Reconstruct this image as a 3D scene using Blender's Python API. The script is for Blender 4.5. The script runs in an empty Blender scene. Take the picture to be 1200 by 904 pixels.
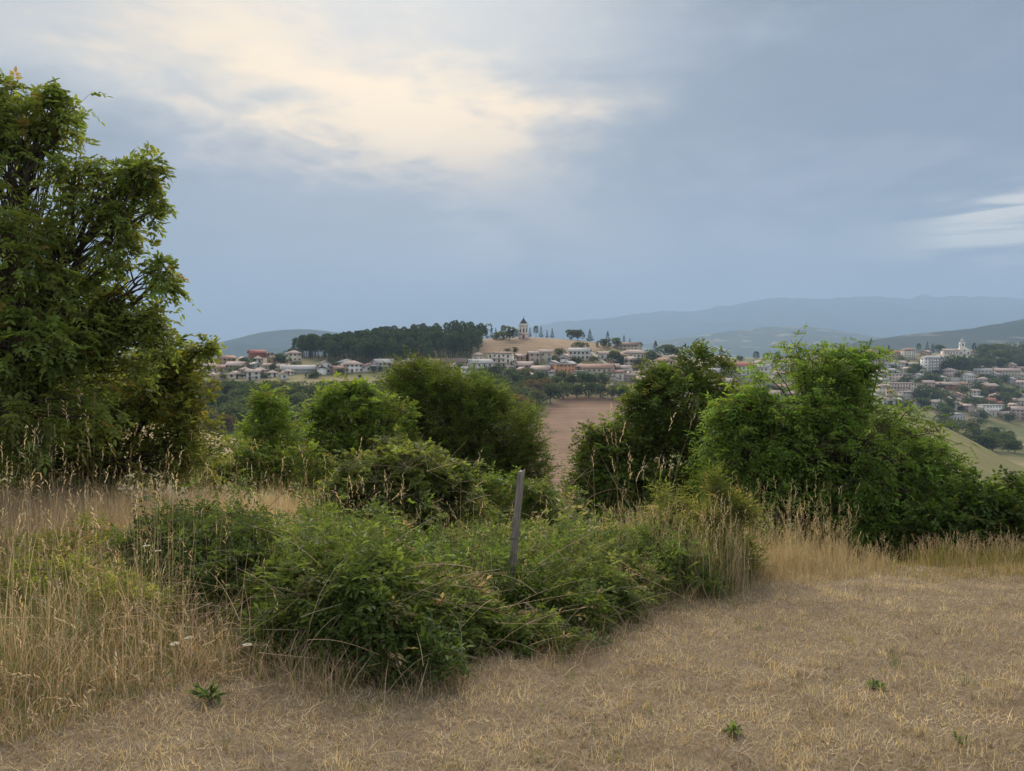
import bpy, math, random
import numpy as np
from mathutils import Vector

random.seed(7)
RNG = np.random.default_rng(11)
SC = bpy.context.scene
COL = SC.collection

# ------------------------------------------------------------------ camera
F = 924.0                      # focal length in photo pixels (photo 1200 x 904)
CX, CY, HOR = 600.0, 452.0, 415.0
EYE = 1.6
PITCH = math.atan((HOR - CY) / F)       # slightly downwards
cam_d = bpy.data.cameras.new("camera")
cam_d.sensor_fit = 'HORIZONTAL'
cam_d.sensor_width = 36.0
cam_d.lens = 36.0 * F / 1200.0
cam_d.clip_start = 0.05
cam_d.clip_end = 60000
cam = bpy.data.objects.new("camera", cam_d)
cam.location = (0, 0, EYE)
cam.rotation_euler = (math.pi / 2 + PITCH, 0, 0)
COL.objects.link(cam)
SC.camera = cam

# ------------------------------------------------------------------ light
SUN_AZ, SUN_EL = math.radians(-9.0), math.radians(30.0)
SUN_DIR = Vector((math.sin(SUN_AZ) * math.cos(SUN_EL), math.cos(SUN_AZ) * math.cos(SUN_EL), math.sin(SUN_EL)))
sun_d = bpy.data.lights.new("sun", 'SUN')
sun_d.energy = 1.25
sun_d.angle = math.radians(45)
sun_d.color = (1.0, 0.87, 0.73)
sun = bpy.data.objects.new("sun", sun_d)
sun.rotation_euler = (-SUN_DIR).to_track_quat('-Z', 'Y').to_euler()
sun.location = (0, 0, 50)
COL.objects.link(sun)

SC.view_settings.view_transform = 'Standard'
SC.view_settings.look = 'None'
SC.view_settings.exposure = 2.6
SC.view_settings.gamma = 1.0
SC.view_settings.use_curve_mapping = False
SC.render.engine = 'CYCLES'
SC.cycles.use_denoising = True
SC.cycles.volume_bounces = 1
SC.cycles.max_bounces = 8
SC.cycles.diffuse_bounces = 4
SC.cycles.transmission_bounces = 4
SC.cycles.caustics_reflective = False
SC.cycles.caustics_refractive = False


class NT:
    """tiny expression helper over a node tree"""
    def __init__(self, tree):
        self.t = tree
        self.n = tree.nodes
        self.l = tree.links

    def node(self, typ, **kw):
        nd = self.n.new(typ)
        for k, v in kw.items():
            setattr(nd, k, v)
        return nd

    def put(self, sock, v):
        if hasattr(v, 'is_linked') or isinstance(v, bpy.types.NodeSocket):
            self.l.new(v, sock)
        elif isinstance(v, (tuple, list)) and sock.type == 'RGBA' and len(v) == 3:
            sock.default_value = (*v, 1.0)
        else:
            sock.default_value = v

    def m(self, op, a, b=0.0, c=0.0):
        nd = self.node('ShaderNodeMath', operation=op)
        for i, v in enumerate((a, b, c)):
            self.put(nd.inputs[i], v)
        return nd.outputs[0]

    def sstep(self, x, a, b):
        nd = self.node('ShaderNodeMapRange', interpolation_type='SMOOTHSTEP')
        if b < a:
            nd.inputs['From Min'].default_value = b
            nd.inputs['From Max'].default_value = a
            nd.inputs['To Min'].default_value = 1
            nd.inputs['To Max'].default_value = 0
        else:
            nd.inputs['From Min'].default_value = a
            nd.inputs['From Max'].default_value = b
        self.put(nd.inputs['Value'], x)
        return nd.outputs['Result']

    def lin(self, x, a, b, c, d):
        nd = self.node('ShaderNodeMapRange', clamp=True)
        for k, v in (('From Min', a), ('From Max', b), ('To Min', c), ('To Max', d)):
            nd.inputs[k].default_value = v
        self.put(nd.inputs['Value'], x)
        return nd.outputs['Result']

    def mix(self, f, a, b, typ='MIX'):
        nd = self.node('ShaderNodeMix', data_type='RGBA', blend_type=typ)
        self.put(nd.inputs[0], f)
        self.put(nd.inputs[6], a)
        self.put(nd.inputs[7], b)
        return nd.outputs[2]

    def noise(self, vec, scale, detail=4.0, rough=0.55, dist=0.0, color=False):
        nd = self.node('ShaderNodeTexNoise')
        if vec is not None:
            self.l.new(vec, nd.inputs['Vector'])
        nd.inputs['Scale'].default_value = scale
        nd.inputs['Detail'].default_value = detail
        nd.inputs['Roughness'].default_value = rough
        nd.inputs['Distortion'].default_value = dist
        return nd.outputs['Color' if color else 'Fac']

    def mapping(self, vec, scale=(1, 1, 1), rot=(0, 0, 0), loc=(0, 0, 0)):
        nd = self.node('ShaderNodeMapping')
        self.l.new(vec, nd.inputs['Vector'])
        nd.inputs['Scale'].default_value = scale
        nd.inputs['Rotation'].default_value = rot
        nd.inputs['Location'].default_value = loc
        return nd.outputs[0]


# ------------------------------------------------------------------ sky: cloud cover over a clear-sky model
def build_world():
    w = bpy.data.worlds.new("World")
    SC.world = w
    w.use_nodes = True
    t = NT(w.node_tree)
    t.n.clear()
    out = t.node('ShaderNodeOutputWorld')
    bg = t.node('ShaderNodeBackground')
    bg.inputs['Strength'].default_value = 0.1
    t.l.new(bg.outputs[0], out.inputs['Surface'])
    sky = t.node('ShaderNodeTexSky', sky_type='NISHITA')
    sky.sun_disc = False
    sky.sun_elevation = SUN_EL
    sky.sun_rotation = SUN_AZ
    sky.air_density = 1.0
    sky.dust_density = 2.0
    tc = t.node('ShaderNodeTexCoord')
    d = tc.outputs['Generated']
    sep = t.node('ShaderNodeSeparateXYZ')
    t.l.new(d, sep.inputs[0])
    az0 = t.m('ARCTAN2', sep.outputs[0], sep.outputs[1])
    el0 = t.m('ARCSINE', sep.outputs[2])
    # wind-stretched noise on the direction: streaks lie nearly level and dip towards the west
    st = t.mapping(d, scale=(1.6, 1.6, 4.6), rot=(0, math.radians(14), 0))
    n1 = t.noise(st, 2.3, 6, 0.6, 0.4)
    n2 = t.noise(st, 6.5, 6, 0.62, 0.6)
    big = t.noise(t.mapping(d, scale=(1, 1, 2.2), loc=(3.1, 0.4, 1.7)), 1.7, 4, 0.5, 0.3)
    n3 = t.noise(st, 17.0, 6, 0.6, 0.5)
    w3 = t.m('SUBTRACT', n3, 0.5)
    w1 = t.m('SUBTRACT', n1, 0.5)
    w2 = t.m('SUBTRACT', n2, 0.5)
    wb = t.m('SUBTRACT', big, 0.5)
    el = t.m('ADD', el0, t.m('ADD', t.m('MULTIPLY', w1, 0.13), t.m('ADD', t.m('MULTIPLY', w2, 0.06), t.m('MULTIPLY', w3, 0.03))))
    az = t.m('ADD', az0, t.m('ADD', t.m('MULTIPLY', w1, 0.5), t.m('ADD', t.m('MULTIPLY', w2, 0.2), t.m('MULTIPLY', w3, 0.07))))
    R = math.radians
    K = 0.157     # scene-linear scale of the display values noted from the photograph

    def c(r, g, b):
        return (r * K, g * K, b * K)
    # thick grey-blue layer
    low = c(0.305, 0.325, 0.352)
    blue = c(0.228, 0.266, 0.332)
    thick = t.mix(t.sstep(az, R(-14), R(16)), low, blue)
    thick = t.mix(t.sstep(el, R(7), R(1)), thick, c(0.245, 0.285, 0.33))
    var = t.m('ADD', 1.0, t.m('ADD', t.m('MULTIPLY', wb, 0.8), t.m('MULTIPLY', w2, 0.4)))
    thick = t.mix(t.sstep(n1, 0.46, 0.66), thick, c(0.35, 0.365, 0.435))
    vs = t.node('ShaderNodeVectorMath', operation='SCALE')
    t.put(vs.inputs[0], thick)
    t.put(vs.inputs['Scale'], var)
    thick = vs.outputs[0]
    # thinner veil higher up, brightened overhead as fill for the land
    veil_fill_c = c(1.25, 1.25, 1.22)
    # thick cloud kept to the sunset side; brighter unseen sky behind added as fill
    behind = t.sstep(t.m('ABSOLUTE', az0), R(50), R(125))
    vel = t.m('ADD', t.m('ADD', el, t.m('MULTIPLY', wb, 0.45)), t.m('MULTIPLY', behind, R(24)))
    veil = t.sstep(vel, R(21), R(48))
    thick = t.mix(t.m('MULTIPLY', veil, 0.9), thick, veil_fill_c)
    # thin part of the cloud near the sun: lower edge falls to the east, eastern edge leans outward
    edge = t.lin(az0, R(-34), R(4), R(14.2), R(10.2))
    edge = t.m('ADD', edge, t.lin(az0, R(-12), R(4), R(1.6), 0.0))
    low_m = t.sstep(t.m('SUBTRACT', el, edge), R(-2.4), R(3.2))
    aedge = t.lin(el0, R(9), R(26), R(-1.0), R(9.0))
    right_m = t.sstep(t.m('SUBTRACT', az, aedge), R(9.0), R(-10.0))
    thin = t.m('MULTIPLY', low_m, right_m)
    thin = t.m('MULTIPLY', thin, t.sstep(az, R(-125), R(-65)))
    pale = c(0.68, 0.685, 0.66)

    def blob(a0, e0, sl, ss, rot, A=az, E=el):
        da = t.m('SUBTRACT', A, R(a0))
        de = t.m('SUBTRACT', E, R(e0))
        cr, sr = math.cos(R(rot)), math.sin(R(rot))
        u = t.m('ADD', t.m('MULTIPLY', da, cr), t.m('MULTIPLY', de, sr))
        v = t.m('SUBTRACT', t.m('MULTIPLY', de, cr), t.m('MULTIPLY', da, sr))
        q = t.m('ADD', t.m('POWER', t.m('DIVIDE', u, R(sl)), 2.0), t.m('POWER', t.m('DIVIDE', v, R(ss)), 2.0))
        return t.m('EXPONENT', t.m('MULTIPLY', q, -1.0))
    glow = t.m('ADD', blob(-11.5, 17.2, 17.0, 4.4, -17), t.m('MULTIPLY', blob(-6.0, 14.2, 5.0, 2.4, -22), 0.55))
    glow = t.m('MULTIPLY', glow, t.m('ADD', 1.0, t.m('MULTIPLY', w2, 0.9)))
    thin_c = t.mix(t.m('MINIMUM', glow, 1.0), pale, c(1.45, 1.10, 0.66))
    # rosy fringe under the break
    fringe = blob(3.0, 9.6, 8.5, 2.4, -20)
    cl = t.mix(t.m('MULTIPLY', fringe, 0.55), thick, c(0.62, 0.56, 0.555))
    cl = t.mix(t.m('MULTIPLY', thin, 0.95), cl, thin_c)
    # small bright gap low in the north-west with level white streaks
    strk = t.noise(t.mapping(d, scale=(2.0, 2.0, 21.0), rot=(0, R(-11), 0)), 2.4, 5, 0.55, 0.5)
    gap = blob(32.5, 8.0, 5.4, 2.1, 9, az0, el0)
    gap = t.m('MULTIPLY', gap, t.lin(strk, 0.42, 0.56, 0.1, 1.5))
    cl = t.mix(t.m('MINIMUM', gap, 1.0), cl, c(1.15, 1.03, 0.82))
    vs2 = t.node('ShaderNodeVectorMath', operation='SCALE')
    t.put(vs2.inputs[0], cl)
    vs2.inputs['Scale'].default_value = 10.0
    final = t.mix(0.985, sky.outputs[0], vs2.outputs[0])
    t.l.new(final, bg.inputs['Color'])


build_world()

# ------------------------------------------------------------------ helpers


def px_dir(px, py):
    """photo pixel -> (x, z) slope per metre of forward distance"""
    a, b = (px - CX) / F, (CY - py) / F
    cp, sp = math.cos(PITCH), math.sin(PITCH)
    fy = cp - b * sp
    fz = sp + b * cp
    return a / fy, fz / fy


def at(px, py, Y):
    sx, sz = px_dir(px, py)
    return np.array([sx * Y, Y, EYE + sz * Y])


def z_of(py, Y):
    return EYE + px_dir(600, py)[1] * Y


def hash2(ix, iy, seed):
    h = (ix.astype(np.int64) * 374761393 + iy.astype(np.int64) * 668265263 + seed * 1442695041) & 0x7fffffff
    h = ((h ^ (h >> 13)) * 1274126177) & 0x7fffffff
    return ((h ^ (h >> 16)) & 0xffff) / 65535.0


def vnoise(x, y, scale=1.0, seed=0):
    x = np.asarray(x, float) / scale
    y = np.asarray(y, float) / scale
    ix, iy = np.floor(x), np.floor(y)
    fx, fy = x - ix, y - iy
    fx, fy = fx * fx * (3 - 2 * fx), fy * fy * (3 - 2 * fy)
    ix, iy = ix.astype(np.int64), iy.astype(np.int64)
    a, b = hash2(ix, iy, seed), hash2(ix + 1, iy, seed)
    c, d = hash2(ix, iy + 1, seed), hash2(ix + 1, iy + 1, seed)
    return (a * (1 - fx) + b * fx) * (1 - fy) + (c * (1 - fx) + d * fx) * fy


def fbm(x, y, scale, seed=0, octv=4, gain=0.5):
    s, a, tot = 0.0, 1.0, 0.0
    for o in range(octv):
        s = s + a * vnoise(x, y, scale / 2 ** o, seed + o * 17)
        tot += a
        a *= gain
    return s / tot


def mesh_from(name, V, faces, mats, col=None, smooth=False, mat_idx=None):
    """faces: list of int arrays (n,k)"""
    me = bpy.data.meshes.new(name)
    V = np.ascontiguousarray(V, dtype=np.float32)
    me.vertices.add(len(V))
    me.vertices.foreach_set('co', V.ravel())
    faces = [np.asarray(f, dtype=np.int32) for f in faces if len(f)]
    loops = np.concatenate([f.ravel() for f in faces])
    tot = np.concatenate([np.full(len(f), f.shape[1], np.int32) for f in faces])
    start = np.concatenate([[0], np.cumsum(tot)[:-1]]).astype(np.int32)
    me.loops.add(len(loops))
    me.loops.foreach_set('vertex_index', loops)
    me.polygons.add(len(tot))
    me.polygons.foreach_set('loop_start', start)
    me.polygons.foreach_set('loop_total', tot)
    if mat_idx is not None:
        me.polygons.foreach_set('material_index', np.asarray(mat_idx, np.int32))
    if smooth:
        me.polygons.foreach_set('use_smooth', np.ones(len(tot), bool))
    if col is not None:
        at_ = me.attributes.new('col', 'FLOAT_COLOR', 'POINT')
        c4 = np.ones((len(V), 4), np.float32)
        c4[:, :3] = np.clip(col, 0, 1)
        at_.data.foreach_set('color', c4.ravel())
    for m in (mats if isinstance(mats, (list, tuple)) else [mats]):
        me.materials.append(m)
    me.update(calc_edges=True)
    me.validate()
    return me


class MB:
    """collects vertices, faces and colours"""
    def __init__(self):
        self.v, self.f, self.c, self.mi, self.n = [], [], [], [], 0

    def add(self, V, faces, col=None, mi=0):
        V = np.asarray(V, float)
        for f in faces:
            f = np.asarray(f)
            if len(f):
                self.f.append(f + self.n)
                self.mi.append(np.full(len(f), mi))
        self.v.append(V)
        if col is not None:
            c = np.asarray(col, float)
            self.c.append(np.broadcast_to(c, (len(V), 3)))
        self.n += len(V)

    def box(self, lo, hi, mi=0):
        (a, b, c), (d, e, f) = lo, hi
        V = [(a, b, c), (d, b, c), (d, e, c), (a, e, c), (a, b, f), (d, b, f), (d, e, f), (a, e, f)]
        self.add(V, [np.array([(0, 3, 2, 1), (4, 5, 6, 7), (0, 1, 5, 4), (1, 2, 6, 5), (2, 3, 7, 6), (3, 0, 4, 7)])], None, mi)

    def mesh(self, name, mats, smooth=False):
        V = np.concatenate(self.v)
        col = np.concatenate(self.c) if self.c else None
        # group by face size, keeping material indices in the same order
        ks = {}
        for f, m in zip(self.f, self.mi):
            ks.setdefault(f.shape[1], ([], []))
            ks[f.shape[1]][0].append(f)
            ks[f.shape[1]][1].append(m)
        fs = [np.concatenate(a) for a, _ in ks.values()]
        ms = np.concatenate([np.concatenate(b) for _, b in ks.values()])
        return mesh_from(name, V, fs, mats, col, smooth, ms)


def tag(o, label=None, cat=None, group=None, kind=None):
    for k, v in (('label', label), ('category', cat), ('group', group), ('kind', kind)):
        if v:
            o[k] = v
    return o


def link(name, me, parent=None, loc=None):
    o = bpy.data.objects.new(name, me)
    COL.objects.link(o)
    if parent is not None:
        o.parent = parent
    if loc is not None:
        o.location = loc
    return o


def thing(name, label, cat, loc=(0, 0, 0), rz=0.0, group=None, scale=None):
    o = bpy.data.objects.new(name, None)
    o.empty_display_size = 0.3
    COL.objects.link(o)
    o.location = loc
    o.rotation_euler = (0, 0, rz)
    if scale is not None:
        o.scale = scale if isinstance(scale, (tuple, list)) else (scale,) * 3
    return tag(o, label, cat, group)


def unit(v):
    return v / np.maximum(np.linalg.norm(v, axis=-1, keepdims=True), 1e-9)


# ------------------------------------------------------------------ materials
def new_mat(name):
    m = bpy.data.materials.new(name)
    m.use_nodes = True
    t = NT(m.node_tree)
    b = t.n.get('Principled BSDF')
    return m, t, b


def leaf_mat(name, trans=0.55, rough=0.55):
    m, t, b = new_mat(name)
    a = t.node('ShaderNodeAttribute', attribute_name='col')
    oi = t.node('ShaderNodeObjectInfo')
    hv = t.node('ShaderNodeHueSaturation')
    t.l.new(a.outputs['Color'], hv.inputs['Color'])
    t.put(hv.inputs['Value'], t.lin(oi.outputs['Random'], 0, 1, 0.82, 1.2))
    t.put(hv.inputs['Hue'], t.lin(t.m('FRACT', t.m('MULTIPLY', oi.outputs['Random'], 7.31)), 0, 1, 0.488, 0.512))
    b.inputs['Roughness'].default_value = rough
    b.inputs['Specular IOR Level'].default_value = 0.25
    t.l.new(hv.outputs[0], b.inputs['Base Color'])
    tr = t.node('ShaderNodeBsdfTranslucent')
    tc = t.mix(1.0, hv.outputs[0], (1.35, 1.3, 0.75), 'MULTIPLY')
    t.l.new(tc, tr.inputs['Color'])
    mx = t.node('ShaderNodeMixShader')
    mx.inputs[0].default_value = trans
    t.l.new(b.outputs[0], mx.inputs[1])
    t.l.new(tr.outputs[0], mx.inputs[2])
    out = t.n.get('Material Output')
    t.l.new(mx.outputs[0], out.inputs['Surface'])
    return m


def plain_mat(name, color, rough=0.8, var=0.15, scale=2.0, spec=0.2, bump=0.0):
    m, t, b = new_mat(name)
    tc = t.node('ShaderNodeTexCoord')
    n = t.noise(tc.outputs['Object'], scale, 5, 0.6)
    dark = tuple(c * (1 - var) for c in color)
    lite = tuple(min(1, c * (1 + var)) for c in color)
    t.l.new(t.mix(t.lin(n, 0.3, 0.7, 0, 1), dark, lite), b.inputs['Base Color'])
    b.inputs['Roughness'].default_value = rough
    b.inputs['Specular IOR Level'].default_value = spec
    if bump:
        bp = t.node('ShaderNodeBump')
        bp.inputs['Strength'].default_value = bump
        t.l.new(n, bp.inputs['Height'])
        t.l.new(bp.outputs[0], b.inputs['Normal'])
    return m


M_LEAF = leaf_mat('leaf')
M_FARLEAF = leaf_mat('distant_leaf', 0.35, 0.7)
M_GRASS = leaf_mat('grass_blade', 0.3, 0.6)
M_BARK = plain_mat('bark', (0.075, 0.058, 0.042), 0.9, 0.4, 6.0)
M_CANE = plain_mat('dry_cane', (0.30, 0.24, 0.16), 0.8, 0.3, 8.0)

# ------------------------------------------------------------------ terrain
NEAR_R = [(0, 0), (8, -.78), (10, -1.1), (13, -2.1), (16, -3.3), (25, -6), (40, -8)]
NEAR_C = [(0, 0), (8, -.75), (12, -1.4), (16, -3.0), (25, -6.5), (40, -10.5), (80, -17), (120, -25), (200, -34.5)]
COLS = {
    -150: ([(0, 0), (8, -.6), (13, -.95), (16, -1.3), (25, -2.2), (40, -3), (80, -4), (120, -10), (200, -30)],
           [(260, 540), (330, 495), (420, 452), (470, 438), (520, 424), (580, 420), (700, 425), (1200, 424)]),
    230: ([(0, 0), (8, -.6), (13, -1.0), (16, -1.4), (25, -2.6), (40, -4), (80, -5.6), (120, -14), (200, -31)],
          [(260, 540), (330, 495), (420, 452), (470, 439), (520, 422), (560, 418), (700, 426), (1200, 424)]),
    350: ([(0, 0), (8, -.62), (13, -1.05), (16, -1.7), (25, -3.6), (40, -6), (80, -9.4), (120, -18), (200, -33)],
          [(260, 545), (330, 497), (420, 449), (470, 436), (520, 422), (580, 419), (700, 427), (1200, 424)]),
    450: ([(0, 0), (8, -.68), (12, -1.2), (16, -2.4), (25, -5.5), (40, -9), (80, -14), (120, -22), (200, -34)],
          [(260, 547), (330, 500), (420, 455), (470, 437), (500, 425), (520, 417), (580, 406), (700, 418), (1200, 424)]),
    560: (NEAR_C, [(260, 548), (330, 502), (420, 465), (470, 441), (520, 416), (580, 398), (640, 398), (760, 412), (1200, 424)]),
    620: (NEAR_C, [(260, 540), (330, 498), (420, 468), (450, 450), (470, 443), (500, 428), (520, 418), (540, 409), (580, 395), (640, 394), (760, 412), (1200, 424)]),
    700: (NEAR_C, [(260, 540), (330, 498), (420, 468), (450, 451), (470, 446), (520, 424), (580, 405), (640, 399), (760, 414), (1200, 424)]),
    780: ([(0, 0), (8, -.76), (11, -1.2), (16, -3.1), (25, -6.4), (40, -10), (80, -15), (120, -22), (200, -34)],
          [(260, 545), (330, 505), (420, 470), (470, 450), (520, 433), (580, 418), (700, 416), (900, 418), (1200, 424)]),
    880: (NEAR_R + [(80, -11), (150, -14), (200, -28)],
          [(260, 560), (330, 520), (420, 485), (470, 462), (520, 447), (580, 433), (700, 424), (900, 420), (1200, 424)]),
    960: (NEAR_R + [(80, -9), (150, -7.5), (200, -20)],
          [(260, 570), (330, 545), (420, 515), (520, 492), (600, 475), (700, 455), (800, 435), (900, 420), (1000, 417), (1200, 424)]),
    1060: (NEAR_R + [(80, -9), (150, -8.6), (180, -16), (220, -36), (330, -46)],
           [(420, 518), (520, 503), (600, 488), (700, 464), (800, 440), (900, 419), (1000, 414), (1200, 423)]),
    1130: (NEAR_R + [(80, -10), (150, -13.5), (200, -35), (330, -48)],
           [(420, 525), (600, 492), (700, 466), (800, 442), (900, 417), (1000, 412), (1200, 422)]),
    1200: (NEAR_R + [(80, -13), (150, -20), (200, -38), (330, -50)],
           [(420, 532), (600, 508), (700, 480), (800, 455), (900, 435), (1000, 420), (1200, 410), (1600, 420)]),
    1400: (NEAR_R + [(80, -20), (150, -30), (200, -44), (330, -53)],
           [(600, 515), (700, 490), (800, 460), (900, 437), (1000, 420), (1200, 407), (1600, 420)]),
}
LD0, LD1, NLD = math.log(1.0), math.log(31000.0), 420
PX0, PX1, NPX = -400.0, 1600.0, 260


def make_table():
    D = np.exp(np.linspace(LD0, LD1, NLD))
    pxs = np.linspace(PX0, PX1, NPX)
    ck = sorted(COLS)
    prof = []
    for k in ck:
        zs, ps = COLS[k]
        dd = [a for a, _ in zs] + [a for a, _ in ps] + [2500, 6000, 31000]
        zz = [b for _, b in zs] + [z_of(p, a) for a, p in ps] + [-16, -22, -30]
        prof.append(np.interp(D, dd, zz))
    prof = np.array(prof)
    T = np.empty((NPX, NLD))
    for j in range(NLD):
        T[:, j] = np.interp(pxs, ck, prof[:, j])

    def blur(A, axis, s):
        r = int(3 * s) + 1
        k = np.exp(-0.5 * (np.arange(-r, r + 1) / s) ** 2)
        k /= k.sum()
        P = np.pad(A, [(r, r) if a == axis else (0, 0) for a in (0, 1)], mode='edge')
        return np.apply_along_axis(lambda v: np.convolve(v, k, 'valid'), axis, P)
    return blur(blur(T, 1, 1.1), 0, 3.0)


TAB = make_table()


def ground_z(x, y):
    x = np.asarray(x, float)
    y = np.asarray(y, float)
    r = np.hypot(x, y)
    az = np.arctan2(x, y)
    ac = np.clip(az, -0.79, 0.79)
    Y = np.maximum(r * np.cos(ac), 1e-6)
    px = 600 + F * np.tan(ac)
    u = np.clip((px - PX0) / (PX1 - PX0) * (NPX - 1), 0, NPX - 1.001)
    v = np.clip((np.log(np.maximum(Y, 1.0)) - LD0) / (LD1 - LD0) * (NLD - 1), 0, NLD - 1.001)
    iu, iv = u.astype(int), v.astype(int)
    fu, fv = u - iu, v - iv
    z = (TAB[iu, iv] * (1 - fu) + TAB[iu + 1, iv] * fu) * (1 - fv) + (TAB[iu, iv + 1] * (1 - fu) + TAB[iu + 1, iv + 1] * fu) * fv
    z = np.where(Y < 1.0, z * Y, z)
    m = np.clip((np.abs(az) - 1.0) / 1.1, 0, 1)
    m = m * m * (3 - 2 * m)
    z = z * (1 - m) + m * (-0.02 * np.minimum(r, 60) - np.maximum(r - 60, 0) * 0.03 * (r < 1500) - 43 * (r >= 1500))
    # small bumps
    z = z + (vnoise(x, y, 0.45, 3) - .5) * 0.03 + (vnoise(x, y, 1.9, 5) - .5) * 0.06
    amp = np.clip((r - 30) / 300, 0, 1) * np.clip((1500 - r) / 500, 0, 1)
    z = z + (fbm(x, y, 60, 9, 3) - .5) * 1.6 * amp
    return z


def gz(x, y):
    return float(ground_z(np.array([x]), np.array([y]))[0])


def hit(px, py, d0=380.0, d1=1200.0):
    """distance at which the sight line through a pixel meets the ground"""
    sx, sz = px_dir(px, py)
    Y = np.linspace(d0, d1, 900)
    g = ground_z(sx * Y, Y)
    k = np.argmax(g >= EYE + sz * Y)
    if g[k] < EYE + sz * Y[k]:
        k = int(np.argmin(EYE + sz * Y - g))
    return float(Y[k])


def ground_material():
    m, t, b = new_mat('ground')
    g = t.node('ShaderNodeNewGeometry')
    P = g.outputs['Position']
    fine = t.noise(P, 30.0, 8, 0.8)
    mid = t.noise(P, 3.0, 5, 0.6)
    big = t.noise(P, 0.02, 4, 0.55)
    soil = t.mix(t.lin(fine, 0.35, 0.68, 0, 1), (0.06, 0.043, 0.03), (0.26, 0.195, 0.125))
    soil = t.mix(t.lin(mid, 0.35, 0.7, 0, 0.5), soil, (0.19, 0.155, 0.11))
    far = t.mix(t.lin(big, 0.38, 0.62, 0, 1), (0.085, 0.105, 0.04), (0.24, 0.19, 0.10))
    far = t.mix(t.lin(t.noise(P, 0.3, 5, 0.6), 0.3, 0.7, 0, 0.5), far, (0.10, 0.11, 0.045))
    ln = t.node('ShaderNodeVectorMath', operation='LENGTH')
    t.l.new(P, ln.inputs[0])
    t.l.new(t.mix(t.sstep(ln.outputs['Value'], 14.0, 40.0), soil, far), b.inputs['Base Color'])
    b.inputs['Roughness'].default_value = 0.95
    b.inputs['Specular IOR Level'].default_value = 0.1
    bp = t.node('ShaderNodeBump')
    bp.inputs['Strength'].default_value = 0.5
    bp.inputs['Distance'].default_value = 0.02
    t.l.new(fine, bp.inputs['Height'])
    t.l.new(bp.outputs[0], b.inputs['Normal'])
    return m


def build_ground():
    rr = np.concatenate([np.linspace(0.6, 14, 120)[:-1], np.exp(np.linspace(math.log(14), math.log(1300), 150)), np.exp(np.linspace(math.log(1300), math.log(18500), 24))[1:]])
    A = np.radians(38)
    aa = np.concatenate([np.linspace(-A, A, 190), np.linspace(A, 2 * math.pi - A, 50)[1:-1]])
    R_, A_ = np.meshgrid(rr, aa, indexing='ij')
    X, Y = R_ * np.sin(A_), R_ * np.cos(A_)
    Z = ground_z(X, Y)
    V = np.stack([X.ravel(), Y.ravel(), Z.ravel()], 1)
    n, k = len(rr), len(aa)
    i = np.arange(n - 1)[:, None] * k
    j = np.arange(k)[None]
    j2 = (j + 1) % k
    Q = np.stack([(i + j), (i + j2), (i + k + j2), (i + k + j)], -1).reshape(-1, 4)[:, ::-1]
    V = np.concatenate([V, [[0, 0, gz(0, 0)]]])
    c = len(V) - 1
    jj = np.arange(k)
    Tf = np.stack([jj, np.full(k, c), (jj + 1) % k], 1)[:, ::-1]
    # face winding: make normals point up
    o = link('ground', mesh_from('ground', V, [Q[:, ::-1], Tf[:, ::-1]], ground_material(), smooth=True))
    tag(o, kind='structure')


build_ground()


def field_mat(name, c1, c2, row=0.0, rot=0.0, scale=0.05):
    m, t, b = new_mat(name)
    g = t.node('ShaderNodeNewGeometry')
    P = g.outputs['Position']
    n = t.noise(t.mapping(P, (1, 0.35, 1), (0, 0, rot)), scale, 6, 0.65)
    n2 = t.noise(t.mapping(P, (0.07, 1, 1), (0, 0, rot * 0.3)), 0.42, 5, 0.65)
    c = t.mix(t.lin(n, 0.32, 0.68, 0, 1), c1, c2)
    c = t.mix(t.lin(n2, 0.45, 0.68, 0, row), c, tuple(x * 0.62 for x in c1))
    t.l.new(c, b.inputs['Base Color'])
    b.inputs['Roughness'].default_value = 0.95
    b.inputs['Specular IOR Level'].default_value = 0.05
    return m


def field(name, rows, mat, lift=0.12, nx=44, ny=44, jag=0.5, label=None):
    """rows: (distance, px_a, px_b) from near to far; a sheet lying on the terrain"""
    ds = np.array([r[0] for r in rows], float)
    xa = np.array([(r[1] - CX) / F * r[0] for r in rows])
    xb = np.array([(r[2] - CX) / F * r[0] for r in rows])
    D = np.linspace(ds[0], ds[-1], ny)
    XA, XB = np.interp(D, ds, xa), np.interp(D, ds, xb)
    XA = XA + (vnoise(D, D * 0, 6, 31) - .5) * 2 * jag
    XB = XB + (vnoise(D, D * 0, 6, 37) - .5) * 2 * jag
    u = np.linspace(0, 1, nx)
    X = XA[:, None] * (1 - u) + XB[:, None] * u
    Y = np.repeat(D[:, None], nx, 1)
    e = (vnoise(X, X * 0, 6, 41) - .5) * 2 * jag
    Y[0] += e[0]
    Y[-1] += e[-1]
    Z = ground_z(X, Y) + lift
    V = np.stack([X.ravel(), Y.ravel(), Z.ravel()], 1)
    i = np.arange(ny - 1)[:, None] * nx
    j = np.arange(nx - 1)[None]
    Q = np.stack([i + j, i + j + 1, i + nx + j + 1, i + nx + j], -1).reshape(-1, 4)
    o = link(name, mesh_from(name, V, [Q], mat, smooth=True))
    return tag(o, label, kind='structure')


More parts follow.
